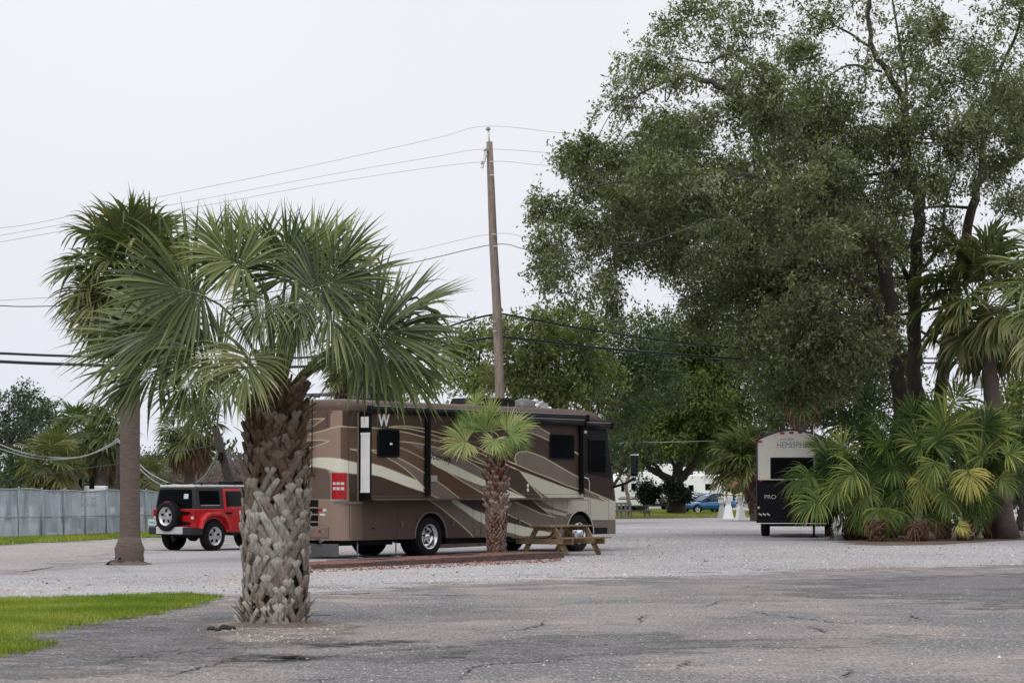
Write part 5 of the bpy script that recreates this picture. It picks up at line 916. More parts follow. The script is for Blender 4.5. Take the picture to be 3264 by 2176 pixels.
    t = MB(); (a_, b_), = px2(zC([(1189, 1197)]), 0); t.lathe([(.03, -.02), (.03, 0)], (a_, 0, b_), 12, axis='y'); t.build('marker_light', M['orange_l'], e)
    (a_, b_), = px2(zB([(678, 972)]), SD); t = MB(); t.b2((a_-.07, SD-.02, b_-.05), (a_+.07, SD, b_+.05)); t.build('marker_light', M['orange_l'], e, .01)
    (a_, b_), = px2(zA([(363, 258)]), SD-.004); text('badge', 'W', .40, M['white'], e, (a_, SD-.004, b_), (R(90), 0, 0), .003, 0, .92, offset=.012)
    (a_, b_), = px2(zB([(74, 615)]), SD-.004); text('badge_lettering', 'Journey', .27, M['black'], e, (a_, SD-.004, b_), (R(90), R(7), 0), .002, .35, .95, offset=.0)
    # ---- tail
    def tail_patch(v0, v1, z0, z1, off, m_, nm, par=e):
        # follows the rounded rear right corner; v0..v1 is run length from the flank side (negative) to the tail side
        pts = []
        for s_ in np.linspace(v0, v1, 14):
            if s_ > rc_*math.pi/2: p_, nn = (0, rc_+(s_-rc_*math.pi/2)), (-1, 0)
            elif s_ > 0: a = R(270)-s_/rc_; nn = (math.cos(a), math.sin(a)); p_ = (rc_+rc_*nn[0], rc_+rc_*nn[1])
            else: p_, nn = (rc_-s_, 0), (0, -1)
            pts.append((p_, nn))
        v = [(p[0]+q[0]*o, p[1]+q[1]*o, z) for p, q in pts for o, z in ((.001, z0), (off, z0+.01), (off, z1-.01), (.001, z1))]; k = 4; f = [(i*k+j, i*k+j+1, (i+1)*k+j+1, (i+1)*k+j) for i in range(13) for j in range(3)]+[(0, 1, 2, 3), (52, 53, 54, 55)]
        return MB().add(v, f, 0, False).build(nm, m_, par)
    zr = lambda y: 1.6+(HOR-(1220+y/2.449))/F_PX*55.0
    tl = tail_patch(.08, .44, zr(905), zr(702), .02, M['red_l'], 'tail_light'); 
    for y0, y1 in ((772, 798), (810, 838)): 
        for s0, s1 in ((.14, .22), (.24, .31), (.33, .40)): tail_patch(s0, s1, zr(y1), zr(y0), .026, M['clear_l'], 'reversing_lamp', tl)
    b = MB(); b.b2((-.006, .75, zr(1115)), (.002, Wd-.75, zr(912))); g_ = b.build('engine_grille', M['black'], e)
    for y in (973, 1025, 1083): b = MB(); b.b2((-.02, .75, zr(y)-.018), (.0, Wd-.75, zr(y)+.018)); b.build('slat', mat('slat', TAN, .35), g_)
    b = MB(); b.b2((-.03, .40, zr(1205)), (-.001, Wd-.4, zr(1122))); b.build('bumper_lip', mat('bumper', srgb(168, 144, 130, kk), .35), e, .015)
    b = MB(); b.b2((-.035, .62, zr(1164)), (-.03, .72, zr(1150))); b.build('reflector', M['red_l'], e)
    b = MB(); b.b2((-.004, .48, zr(1000)), (-.001, .60, zr(982)), 0); b.b2((-.004, .60, zr(1000)), (-.001, .74, zr(982)), 1); b.b2((-.004, .52, zr(1034)), (-.001, .70, zr(1018)), 0); b.build('sticker', [M['white'], M['red_l']], e)
    b = MB(); b.tube([(-.05, .72, .40), (.15, .72, .47), (.5, .72, .48)], .065, 12, cap=False); b.build('exhaust_pipe', M['chrome'], e)
    b = MB(); b.b2((.02, .12, .06), (.05, Wd-.12, .36)); b.build('mud_flap', mat('mudflap', (.10, .10, .105), .8), e)
    for u_ in (.9, 2.3): b = MB(); b.tube([(u_, .3, .5), (u_, .3, .03)], .02, 6); b.box((u_, .3, .02), (.18, .18, .03)); b.build('levelling_jack', M['alu'], e)
    b = MB(); b.b2((-.004, .46, zr(345)), (-.001, .49, zr(235))); b.build('tail_vent', mat('vent_slot', (.06, .03, .03), .5), e)
    for v_ in (.34, 1.27, 2.2): b = MB(); b.lathe([(.03, -.02), (.03, 0)], (-.0, v_+.0, 3.50), 12, axis='x'); b.build('clearance_lamp', M['red_l'], e)
    b = MB()
    for v_ in (.86, 1.24): b.tube([(.15, v_, 3.86), (-.03, v_, 3.86), (-.11, v_, 3.78), (-.11, v_, 2.0), (-.02, v_, 1.97)], .016, 6)
    for z in np.arange(2.15, 3.8, .3): b.tube([(-.11, .86, z), (-.11, 1.24, z)], .013, 6)
    b.build('ladder', M['black'], e)
    # roof gear
    b = MB(); b.b2((1.6, .5, 3.81), (2.6, 1.3, 4.06)); u_ = b.build('air_conditioner', M['black'], e, .05)
    b = MB()
    for i in range(16): b.b2((1.59, .55+.045*i, 3.86), (1.60, .57+.045*i, 4.02))
    b.build('air_slots', mat('grey_slats', (.12, .12, .12), .6), u_)
    b = MB(); b.prism([(5.6, 3.81), (7.4, 3.81), (7.4, 4.0), (7.2, 4.06), (5.7, 4.02)], .6, 1.4); b.build('air_conditioner', M['black'], e, .04)
    b = MB(); b.lathe([(.32, 0), (.32, .06), (.28, .2), (.12, .26), (0, .27)], (8.0, .8, 3.8), 20); b.build('satellite_dome', mat('grey_plastic', (.10, .10, .11), .4), e)
    b = MB(); b.tube([(8.35, .7, 3.86), (8.75, .75, 4.0), (8.8, .8, 3.95)], .05, 8); b.box((8.7, .8, 3.9), (.35, .3, .14)); b.lathe([(.06, 0), (.10, .1), (.02, .12)], (8.5, .8, 3.95), 12); b.build('aerial', M['alu'], e)
    b = MB(); b.tube([(.3, .45, 3.95), (1.3, .45, 3.95)], .014, 6); b.tube([(.3, 2.1, 3.95), (1.3, 2.1, 3.95)], .014, 6)
    for u_ in (.3, .8, 1.3): b.tube([(u_, .45, 3.8), (u_, .45, 3.95), (u_, 2.1, 3.95), (u_, 2.1, 3.8)], .014, 6)
    b.build('roof_rack', M['black'], e)
    b = MB(); b.b2((9.0, 1.0, 3.8), (9.5, 1.5, 3.9)); b.build('roof_vent', M['white'], e, .03)
    # wing mirror on its arm
    for s_, y0 in ((-1, 0), (1, Wd)):
        b = MB(); b.tube([(10.95, y0, 1.72), (11.1, y0+s_*.30, 1.82), (11.25, y0+s_*.50, 1.95)], .035, 8); b.tube([(10.85, y0, 2.35), (11.1, y0+s_*.28, 2.1), (11.2, y0+s_*.40, 1.98)], .014, 6); mr = b.build('wing_mirror', M['black'], e)
        b = MB(); b.box((11.25, y0+s_*.50, 2.30), (.12, .20, .58)); b.build('mirror_shell', M['black'], mr, .05)
        b = MB(); b.box((11.185, y0+s_*.50, 2.32), (.008, .16, .48)); b.build('mirror_glass', mat('mirror_glass', (.25, .3, .28), .05, .9), mr)
        b = MB(); b.box((11.26, y0+s_*.50, 2.60), (.12, .20, .03)); b.build('mirror_cap', M['white'], mr)
    return e
motorhome()
# ------------------------------------------------------------------ red off-roader
def offroader():
    rr = gr(487, 1264); A2 = Vector((.60, .80)).normalized(); B2 = Vector((-A2.y, A2.x)); o = Vector((rr.x, rr.y))+B2*.72
    e = empty('off_roader', (o.x, o.y, 0), math.atan2(A2.y, A2.x), 'red off-roader with black hardtop and spare wheel, parked before the grey fence', 'car')
    M['red'] = mat('red_car_paint', (.50, .008, .012), .3, var=.06, coat=.6); M['hard'] = mat('black_hardtop', (.022, .022, .026), .5, var=.15, bump=.1)
    # x: rear axle = 0, tail at -.80, front axle 2.83; half width .78 body
    RE, FR, W, ZS, ZB, ZT = -.70, 3.35, .77, .62, 1.13, 1.74
    def side(poly_s, y0, y1, nm, m_, bev=.012, par=e):
        b = MB(); b.prism(poly_s, y0, y1); return b.build(nm, m_, par, bev)
    def arch(cx, r, z0, flip=False): return [(cx+r*math.cos(R(a)), max(z0, .40+r*math.sin(R(a)))) for a in np.linspace(180, 0, 13)]
    prof = [(RE, ZS)]+[(-.50, ZS)]+arch(0, .47, ZS)[1:-1]+[(.5, .50), (.55, .48), (2.22, .48)]+arch(2.83, .47, ZS)[0:]+[(3.4, ZS), (3.42, 1.0), (3.3, 1.12), (2.1, 1.17), (1.98, ZB), (RE, ZB)]
    side(prof, -W, W, 'body', M['red'], .02)
    b = MB(); b.b2((RE+.03, -W+.05, .42), (3.3, W-.05, .62)); b.b2((-.35, -W+.03, .40), (.4, W-.03, 1.0)); b.b2((2.4, -W+.03, .40), (3.2, W-.03, 1.0)); b.tube([(0, -.7, .40), (0, .7, .40)], .07, 8); b.lathe([(.0, -.16), (.15, -.08), (.15, .08), (0, .16)], (0, 0, .40), 12, axis='y'); b.tube([(2.83, -.7, .4), (2.83, .7, .4)], .06, 8); b.tube([(-.65, .35, .45), (-.5, .35, .5), (.4, .3, .5)], .05, 8); b.tube([(-.75, -.1, .44), (2, -.1, .5)], .05, 6); b.build('chassis', M['under'], e)
    # hardtop, tapering inwards to the roof
    t = MB(); zt = ZT; v = []; 
    for (x0, x1, yw, z) in ((RE+.01, 2.02, W-.005, ZB+.002), (RE+.06, 1.62, W-.09, zt-.05), (RE+.10, 1.58, W-.13, zt)): v += [(x0, -yw, z), (x1, -yw, z), (x1, yw, z), (x0, yw, z)]
    t.add(v, [(0, 1, 5, 4), (1, 2, 6, 5), (2, 3, 7, 6), (3, 0, 4, 7), (4, 5, 9, 8), (5, 6, 10, 9), (6, 7, 11, 10), (7, 4, 8, 11), (8, 9, 10, 11)]); t.build('hardtop', M['hard'], e, .02)
    b = MB(); b.b2((RE+.06, -W+.11, zt-.03), (1.62, W-.11, zt+.035)); b.build('roof', mat('pale_roof', (.62, .62, .60), .4), e, .025)
    # side windows / doors on both flanks lie on the leaning plane
    lean = .085/(zt-.05-ZB)
    def flank(xs, zs_, off, nm, m_, s, par=e, th=.01):
        (x0, x1), (z0, z1) = xs, zs_; y = lambda z: s*(W-(lean*(z-ZB) if z > ZB else 0)+off); zz = [z0, ZB, z1] if z0 < ZB-.01 < z1-.01 else [z0, z1]; v = []
        for z in zz: v += [(x0, y(z), z), (x1, y(z), z), (x1, y(z)-s*th, z), (x0, y(z)-s*th, z)]
        f = [(i*4+j, i*4+(j+1) % 4, (i+1)*4+(j+1) % 4, (i+1)*4+j) for i in range(len(zz)-1) for j in range(4)]+[(0, 1, 2, 3), tuple((len(zz)-1)*4+j for j in range(4))]
        return MB().add(v, f).build(nm, m_, par)
    for s in (-1, 1):
        q = flank((-.50, .26), (1.25, 1.62), .006, 'quarter_window', M['glass'], s); flank((-.48, .24), (1.215, 1.235), .012, 'window_sill', M['alu'], s, q)
        d = flank((.40, 1.28), (.60, 1.68), .010, 'door', M['red'], s, th=.03); flank((.50, 1.13), (1.19, 1.61), .016, 'door_window', M['glass'], s, d); flank((.49, 1.14), (1.165, 1.185), .020, 'window_trim', M['red_l'], s, d)
        b = MB(); b.box((.58, s*(W+.03), .98+.03), (.22, .03, .05)); b.build('handle', M['black'], d, .01)
        for z in (.72, 1.0): b = MB(); b.tube([(1.27, s*(W+.025), z), (1.40, s*(W+.025), z)], .018, 6); b.build('hinge', M['red'], d)
        d = flank((1.32, 2.15), (.60, 1.12), .010, 'door', M['red'], s, th=.03); flank((1.34, 1.66), (1.19, 1.62), .016, 'door_window', M['glass'], s, d)
        # fenders
        for cx in (0, 2.83):
            t = MB(); v = []; f = []; an = [(-.60, .62), (-.52, .86), (-.36, 1.0), (-.22, 1.045), (.2, 1.045), (.36, .99), (.52, .8), (.60, .60)]; k = .86
            for x, z in an:
                v += [(cx+x, s*(W-.01), z), (cx+x*1.0, s*(W+.13), z-.015), (cx+x*k, s*(W+.13), .40+(z-.40)*k-.0), (cx+x*k, s*(W-.01), .40+(z-.40)*k)]
            for i in range(len(an)-1):
                for j in range(4): f.append((i*4+j, i*4+(j+1) % 4, (i+1)*4+(j+1) % 4, (i+1)*4+j))
            f += [(0, 1, 2, 3), (28, 29, 30, 31)]; t.add(v, f).build('fender', mat('fender_red', (.56, .03, .035), .35, coat=.4), e, .015)
        b = MB(); b.box((1.4, s*(W+.04), .44), (1.55, .12, .06)); b.build('side_step', M['black'], e, .02)
        wheel(e, (0, s*(W-.05), .395), .395, .25, .245, 'car', s); wheel(e, (2.83, s*(W-.05), .395), .395, .25, .245, 'car', s)
        b = MB(); b.b2((RE-.05, s*(W-.13), .83), (RE+.01, s*(W+.02), 1.12)); tl = b.build('tail_light', M['red_l'], e, .01); b = MB(); b.b2((RE-.056, s*(W-.11), .86), (RE-.05, s*(W-.01), .93)); b.build('reversing_lamp', M['clear_l'], tl)
        b = MB(); b.box((1.95, s*(W+.16), 1.28), (.10, .22, .2)); b.tube([(1.95, s*W, 1.2), (1.95, s*(W+.12), 1.24)], .02, 6); b.build('wing_mirror', M['black'], e, .02)
    # tail
    b = MB(); v = [(RE+.004, -W+.13, ZB+.03), (RE+.004, W-.08, ZB+.03), (RE+.052, W-.16, zt-.09), (RE+.052, -W+.20, zt-.09)]; v += [(x-.012, y, z) for x, y, z in v]
    b.add(v, [(0, 1, 2, 3), (4, 5, 6, 7), (0, 1, 5, 4), (1, 2, 6, 5), (2, 3, 7, 6), (3, 0, 4, 7)]); rw = b.build('rear_window', M['glass'], e)
    b = MB(); b.box((RE-.0, -.42, 1.47), (.012, .16, .13), 0, Matrix.Rotation(R(5), 3, 'Y')); b.build('window_sticker', mat('blue_white_sticker', (.55, .65, .8), .5, var=.3, scale=30), rw)
    b = MB(); b.beam((RE-.005, .25, 1.61), (RE-.005, -.28, 1.59), .015, .02); b.build('wiper', M['black'], rw)
    b = MB(); b.b2((RE-.018, -W+.18, .66), (RE+.0, W-.16, ZB-.01)); tg = b.build('tailgate', M['red'], e, .01)
    for z in (1.02, .75): b = MB(); b.prism([(-.22, z-.04), (-.56, z-.045), (-.60, z), (-.56, z+.045), (-.22, z+.04)], RE-.05, RE-.018, 'yz'); b.build('hinge', M['black'], tg, .008)
    b = MB(); b.box((RE-.03, .06, .95), (.12, .34, .34)); b.tube([(RE, .06, 1.2), (RE-.18, .06, 1.28)], .02, 6); b.build('spare_carrier', M['black'], e)
    b = MB(); b.box((RE-.22, .06, 1.31), (.08, .20, .045)); b.build('brake_lamp', M['red_l'], e, .01)
    sw = wheel(e, (RE-.17, .08, .93), .395, .24, .245, 'car', 1, 'spare_wheel', yaw=R(90))
    b = MB(); b.b2((RE-.20, -W-.03, .44), (RE, W+.03, .64)); b.b2((RE-.05, -W-.03, .44), (RE+.28, -W+.1, .62)); b.b2((RE-.05, W-.1, .44), (RE+.28, W+.03, .62)); bp_ = b.build('rear_bumper', M['hard'], e, .02)
    b = MB(); b.b2((RE-.215, -.50, .455), (RE-.195, .50, .645)); b.b2((RE-.21, -.50, .62), (RE-.02, .50, .65)); b.build('bumper_plate', mat('silver_plastic', (.50, .51, .54), .4), bp_, .01)
    b = MB(); b.box((RE-.10, W-.02, .76), (.02, .31, .17)); pl = b.build('number_plate', mat('number_plate', (.50, .66, .64), .5, var=.1), e, .006)
    b = MB()
    for i in range(6): b.box((RE-.112, W+.08-.04*i, .76), (.002, .022, .06))
    b.build('plate_marks', mat('plate_marks', (.16, .22, .3), .6), pl)
    b = MB()
    for x in (-.35, .95): b.tube([(x, -W+.12, zt+.03), (x, -W+.12, zt+.09), (x, W-.12, zt+.09), (x, W-.12, zt+.03)], .018, 6)
    b.build('roof_bars', M['black'], e)
    b = MB(); b.box((1.25, -.25, zt+.10), (.5, .6, .10)); b.build('roof_rack_pad', M['black'], e, .03)
    b = MB(); b.add([(1.66, -W+.12, 1.68), (1.66, W-.12, 1.68), (2.05, W-.05, 1.15), (2.05, -W+.05, 1.15)], [(0, 1, 2, 3)]); b.build('windscreen', M['glass'], e)
    b = MB(); b.b2((.75, -.55, 1.0), (.95, -.15, 1.55)); b.b2((.75, .15, 1.0), (.95, .55, 1.55)); b.build('seats', M['hard'], e, .04)
offroader()
# ------------------------------------------------------------------ blue hatchback
def hatchback():
    p = gr(1601, 1178.5); hd = Vector((-.86, -.51)).normalized(); lf = Vector((-hd.y, hd.x)); o = Vector((p.x, p.y))-lf*.76-hd*2.7   # front left wheel at p; origin: rear axle
    e = empty('hatchback', (o.x, o.y, 0), math.atan2(hd.y, hd.x), 'bright blue hatchback parked on the far grass behind the white lighthouse pedestals', 'car')
    bl = mat('blue_car_paint', (.008, .12, .34), .25, var=.05, coat=.7)
    st = [(-.93, .55, .90, .66), (-.85, .40, 1.02, .78), (-.45, .30, 1.12, .85), (.4, .25, 1.02, .87), (1.3, .25, .97, .87), (2.05, .25, .92, .87), (2.7, .28, .80, .86), (3.3, .30, .66, .78), (3.62, .34, .55, .55)]
    b = MB(); v = []; k = 10
    for x, z0, z1, w_ in st:
        for a in np.linspace(0, 2*math.pi, k, endpoint=False):
            ca, sa = math.cos(a+math.pi/10), math.sin(a+math.pi/10); v.append((x, w_*math.copysign(abs(ca)**.35, ca), (z0+z1)/2+(z1-z0)/2*math.copysign(abs(sa)**.6, sa)))
    f = [(i*k+j, i*k+(j+1) % k, (i+1)*k+(j+1) % k, (i+1)*k+j) for i in range(len(st)-1) for j in range(k)]+[tuple(range(k)), tuple((len(st)-1)*k+j for j in range(k))]
    b.add(v, f, 0, True).build('body', bl, e)
    gh = [(-.80, .98, .70), (-.35, 1.28, .62), (.45, 1.42, .58), (1.0, 1.43, .58), (1.45, 1.30, .62), (2.25, .92, .72)]
    b = MB(); v = []
    for x, z, w_ in gh: zb_ = float(np.interp(x, [s_[0] for s_ in st], [s_[2] for s_ in st]))-.03; v += [(x, -.80, zb_), (x, -w_, z), (x, w_, z), (x, .80, zb_)]
    f = [(i*4+j, i*4+j+1, (i+1)*4+j+1, (i+1)*4+j) for i in range(len(gh)-1) for j in range(3)]; mi = []
    b.add(v, [q for i, q in enumerate(f) if i % 3 == 1 and i//3 in (1, 2, 3)], 0, True); b.build('roof', bl, e); b = MB(); b.add([tuple(Vector(p_)*1.0) for p_ in v], [q for i, q in enumerate(f) if not (i % 3 == 1 and i//3 in (1, 2, 3))]); b.build('window', mat('car_glass', (.02, .03, .035), .06, var=.1, spec=.35), e)
    for s in (-1, 1):
        b = MB(); b.tube(spline([(2.35, s*.80, .90), (1.45, s*.63, 1.31), (.95, s*.58, 1.43), (.45, s*.58, 1.43), (-.35, s*.63, 1.29), (-.80, s*.72, 1.0)], 5), .042, 6); b.build('roof_rail', bl, e)
        for x0 in (.42, -.36):
            zt0 = float(np.interp(x0, [g_[0] for g_ in gh], [g_[1] for g_ in gh])); b = MB(); b.beam((x0, s*.80, .99), (x0, s*.61, zt0), .04, .07, up=(1, 0, 0)); b.build('pillar', M['black'] if x0 > 0 else bl, e)
        wheel(e, (0, s*.76, .32), .32, .2, .21, 'car', s); wheel(e, (2.7, s*.76, .32), .32, .2, .21, 'car', s)
        for x in (0, 2.7): b = MB(); b.lathe([(.37, s*.78), (.37, s*.868), (.335, s*.872), (.335, s*.78)], (x, 0, .32), 24, axis='y', cap=False); b.build('wheel_arch', M['black'], e)
        b = MB(); b.box((1.75, s*.93, 1.0), (.12, .2, .12)); b.build('wing_mirror', M['black'], e, .03)
        b = MB(); b.box((3.25, s*.56, .62), (.36, .22, .09), 0, Matrix.Rotation(R(-s*28), 3, 'Z')); b.build('headlight', M['clear_l'], e, .02)
    b = MB(); b.box((3.58, 0, .36), (.12, .9, .14)); b.build('front_grille', M['black'], e, .02); b = MB(); b.box((3.66, 0, .42), (.02, .36, .12)); b.build('number_plate', M['white'], e)
hatchback()
# ------------------------------------------------------------------ camper trailer on the right
def camper(name, label, loc, yaw, L, Wd, Z0, H, crown, cols, seed=0, nose=False):
    e = empty(name, loc, yaw, label, 'camper'); n = 17
    prof = [(-Wd/2+Wd*i/(n-1), H-crown*((2*i/(n-1)-1)**2)) for i in range(n)]
    return e, prof
def trailer():
    d = 80.5; p0 = at(1737, 1128, d); hd = Vector((.17, .985)).normalized(); lf = Vector((-hd.y, hd.x)); Wd = 2.46; o = Vector((p0.x, p0.y))-lf*Wd
    e = empty('camper_trailer', (o.x, o.y, 0), math.atan2(hd.y, hd.x), 'grey and black camper trailer with arched rear wall, half hidden by palmettos', 'camper'); mm = mpp(d); z = lambda y: CAM_H+(1128-y)*mm
    # local: x forward, y 0 (right edge) .. Wd (left edge)
    n = 25; top = [(Wd*i/(n-1), z(985)-(z(985)-z(1008))*abs(2*i/(n-1)-1)**1.8) for i in range(n)]; zb = z(1192)
    grey = mat('grey_wall_panel', (.64, .615, .56), .4, var=.06); blk = mat('black_wall_panel', (.007, .006, .008), .45, var=.15, spec=.12)
    b = MB(); b.prism([(0, zb+.02), (Wd, zb+.02)]+[(y, q-.02) for y, q in top[::-1]], .03, 8.6, 'yz'); b.build('body', mat('trailer_side', (.012, .011, .012), .5, spec=.15), e)
    b = MB(); b.prism([(0.03, z(1105)), (Wd-.06, z(1105))]+[(.03+(Wd-.09)*i/(n-1), top[i][1]-.06) for i in range(n)][::-1], -.005, .03, 'yz'); b.build('rear_wall', grey, e)
    b = MB(); b.prism([(0.02, zb), (Wd-.02, zb), (Wd-.02, z(1104)), (0.02, z(1104))], -.03, .03, 'yz'); b.b2((-.05, 0, z(1200)), (.12, Wd, zb)); b.build('lower_cap', blk, e, .012)
    b = MB(); v = [(-.02, y, q) for y, q in top]+[(8.65, y, q) for y, q in top]; b.add(v, [(i, i+1, n+i+1, n+i) for i in range(n-1)], 0, True); b.build('roof', mat('trailer_roof', (.5, .5, .48), .6), e)
    b = MB(); b.tube([(-.01, y, q-.035) for y, q in top], .035, 6); b.b2((-.03, Wd-.05, zb), (.04, Wd+.01, top[-1][1]-.02)); b.b2((-.03, -.01, zb), (.04, .04, top[0][1]-.02)); b.build('edge_trim', mat('trim_dark', (.03, .03, .045), .3), e)
    # picture x to local y
    yl = lambda x: Wd-(x-1737)*mm/.985
    zx = lambda x, y: ((2240+x/3.824)/K, (1330+y/3.824)/K)
    for x, y in ((968, 195), (1075, 188), (1178, 186), (698, 295)): a, c = zx(x, y); b = MB(); b.box((-.02, yl(a), z(c)), (.03, .15, .07)); b.build('clearance_lamp', M['red_l'], e, .012)
    a0, c0 = zx(822, 488); a1, c1 = zx(1480, 748); b = MB(); b.box((-.012, (yl(a0)+yl(a1))/2, (z(c0)+z(c1))/2), (.02, abs(yl(a1)-yl(a0)), abs(z(c1)-z(c0)))); w_ = b.build('rear_window', M['black'], e, .06, segs=3)
    b = MB(); b.box((-.024, (yl(a0)+yl(a1))/2, (z(c0)+z(c1))/2), (.006, abs(yl(a1)-yl(a0))-.1, abs(z(c1)-z(c0))-.1)); b.build('pane', M['glass'], w_)
    lt = mat('lettering_grey', (.19, .19, .24), .5); a, c = zx(893, 372); text('lettering', 'HEMISPHERE', .30, lt, e, (-.008, yl(a), z(c)), (R(90), 0, R(-90)), .002, .15, .82)
    a, c = zx(942, 282); text('lettering', 'SALEM', .12, lt, e, (-.008, yl(a), z(c)), (R(90), 0, R(-90)), .002, 0, 1.35); a, c = zx(745, 990); text('lettering', 'PRO', .20, mat('lettering_pale', (.4, .4, .4), .5), e, (-.034, yl(a), z(c)), (R(90), 0, R(-90)), .002, 0, 1.1)
    b = MB(); a, c = zx(640, 770); b.box((-.05, Wd/2, z(c)), (.07, Wd-.1, .05)); b.build('rear_ledge', blk, e, .015); b = MB(); a, c = zx(705, 772); b.box((-.09, yl(a), z(c)), (.02, .12, .05), 0, Matrix.Rotation(R(20), 3, 'X')); b.build('marker_light', M['red_l'], e)
    a, c = zx(682, 1098); b = MB(); b.lathe([(.05, -.012), (.03, -.014)], (-.03, yl(a), z(c)), 14, axis='x'); b.build('cable_port', mat('brassy', (.5, .42, .15), .4, .6), e)
    b = MB()
    for i in range(3): a, c = zx(700+i*48, 1178); b.box((-.055, yl(a), z(c)), (.01, .12, .05), 0, Matrix.Rotation(R(35), 3, 'X'))
    b.build('warning_stripes', mat('stripe_pale', (.5, .5, .45), .5), e)
    b = MB(); b.b2((-.05, .04, z(1200)-.02), (-.04, Wd-.02, z(1200)+.005)); b.build('step_board', M['white'], e)
    b = MB()
    for x in (3.0, 3.95): b.tube([(x, .2, .40), (x, Wd-.2, .40)], .05, 8)
    b.b2((.2, .4, .45), (8.4, .5, .65)); b.b2((.2, Wd-.5, .45), (8.4, Wd-.4, .65)); b.tube([(.5, .5, .5), (.5, .5, .05)], .04, 6); b.box((.5, .5, .03), (.3, .3, .05)); b.build('chassis', M['under'], e)
    for x in (3.0, 3.95):
        wheel(e, (x, .10, .38), .38, .24, .21, 'car', -1); wheel(e, (x, Wd-.10, .38), .38, .24, .21, 'car', 1)
    b = MB(); b.b2((2.4, -.06, z(1200)-.05), (4.6, .02, z(1180))); b.build('wheel_skirt', blk, e, .03)
    a, c = zx(1345, 120); yy = yl(a); b = MB()
    for y in (yy, yy-.45): b.tube([(.2, y, z(978)), (-.04, y, z(975)), (-.12, y, z(985)), (-.12, y, z(1190))], .018, 6)
    for q in np.arange(z(1180), z(985), .3): b.tube([(-.12, yy, q), (-.12, yy-.45, q)], .014, 6)
    b.build('ladder', M['alu'], e)
trailer()
# ------------------------------------------------------------------ white campers far behind
wh = mat('white_gelcoat', (.90, .90, .92), .4, var=.05)
def box_camper(name, label, x0, x1, ytop, Y, Wd, yaw_deg, kind, text_=None):
    m = mpp(Y); L = (x1-x0)*m/max(.3, math.cos(R(yaw_deg))); H = CAM_H+(1128-ytop)*m; p = at(x0, 1128, Y); e = empty(name, (p.x, Y, 0), R(yaw_deg), label, 'camper', )
    z0 = .55
    if kind == 'fifth': prof = [(.0, 1.25), (.15, 1.15), (1.9, 1.1), (2.3, z0), (L, z0), (L, H-.25), (L-.2, H), (1.2, H+.25), (.5, H+.1), (.12, H-.45), (0, H-1.1)]
    elif kind == 'class': prof = [(.0, z0), (L, z0), (L, H), (1.0, H), (.6, H-.15), (.2, H-.8), (0, H-1.6)]
    else: prof = [(.1, z0), (L, z0), (L, H-.1), (L-.1, H), (.35, H), (.05, H-.4), (0, 1.6)]
    b = MB(); b.prism(prof, 0, Wd); b.build('body', wh, e, .06, segs=3)
    b = MB()
    for x in (L*.55, L*.55+.85): b.lathe([(.36, -.02), (.36, .2)], (x, 0.05, .36), 20, axis='y'); b.lathe([(.36, Wd-.25), (.36, Wd-.0)], (x, 0, .36), 20, axis='y')
    b.build('wheel', M['rubber'], e)
    b = MB(); b.b2((.5, .3, .4), (L-.3, Wd-.3, z0+.05)); b.build('chassis', M['under'], e)
    for (a, c, d_, f_) in ((.30, .40, 1.6, 2.1), (.62, .78, 1.7, 2.2)): b = MB(); b.b2((L*a, -.02, d_), (L*c, .001, f_)); b.build('window', M['glass'], e, .02)
    b = MB(); b.b2((.5, -.012, 1.0), (L-.2, .001, 1.10), 0); b.b2((.6, -.012, 1.16), (L-.2, .001, 1.19), 0); b.build('stripe', mat('maroon_stripe', (.10, .03, .06), .5), e)
    for i in range(4): b = MB(); b.box((L*(.2+.18*i), -.02, H-.22), (.14, .03, .06)); b.build('clearance_lamp', M['red_l'], e)
    b = MB(); b.b2((L*.4, Wd*.35, H), (L*.4+.9, Wd*.7, H+.28)); b.build('air_conditioner', M['white'], e, .06)
    if text_: text('lettering', text_, .42, lettm, e, (L*.12, -.015, 1.32), (R(90), 0, 0), .002, .2, 1.0)
    return e
lettm = mat('lettering_dark', (.05, .06, .12), .5)
box_camper('motorhome', 'white motorhome far behind, between the brown motorhome mirror and the clipped holly', 1405, 1478, 1083, 172, 2.4, 8, 'class')
box_camper('fifth_wheel_camper', 'white fifth wheel camper with a rounded nose behind the forked oak', 1478, 1585, 1072, 190, 2.4, 4, 'fifth')
box_camper('travel_trailer', 'white travel trailer with maroon stripe and dark lettering above the blue hatchback', 1545, 1665, 1090, 182, 2.4, -3, 'trailer', 'Dutch Star')
box_camper('motorhome', 'pale motorhome roof showing above the grey fence on the left', 158, 232, 1131, 92, 2.3, 5, 'trailer')
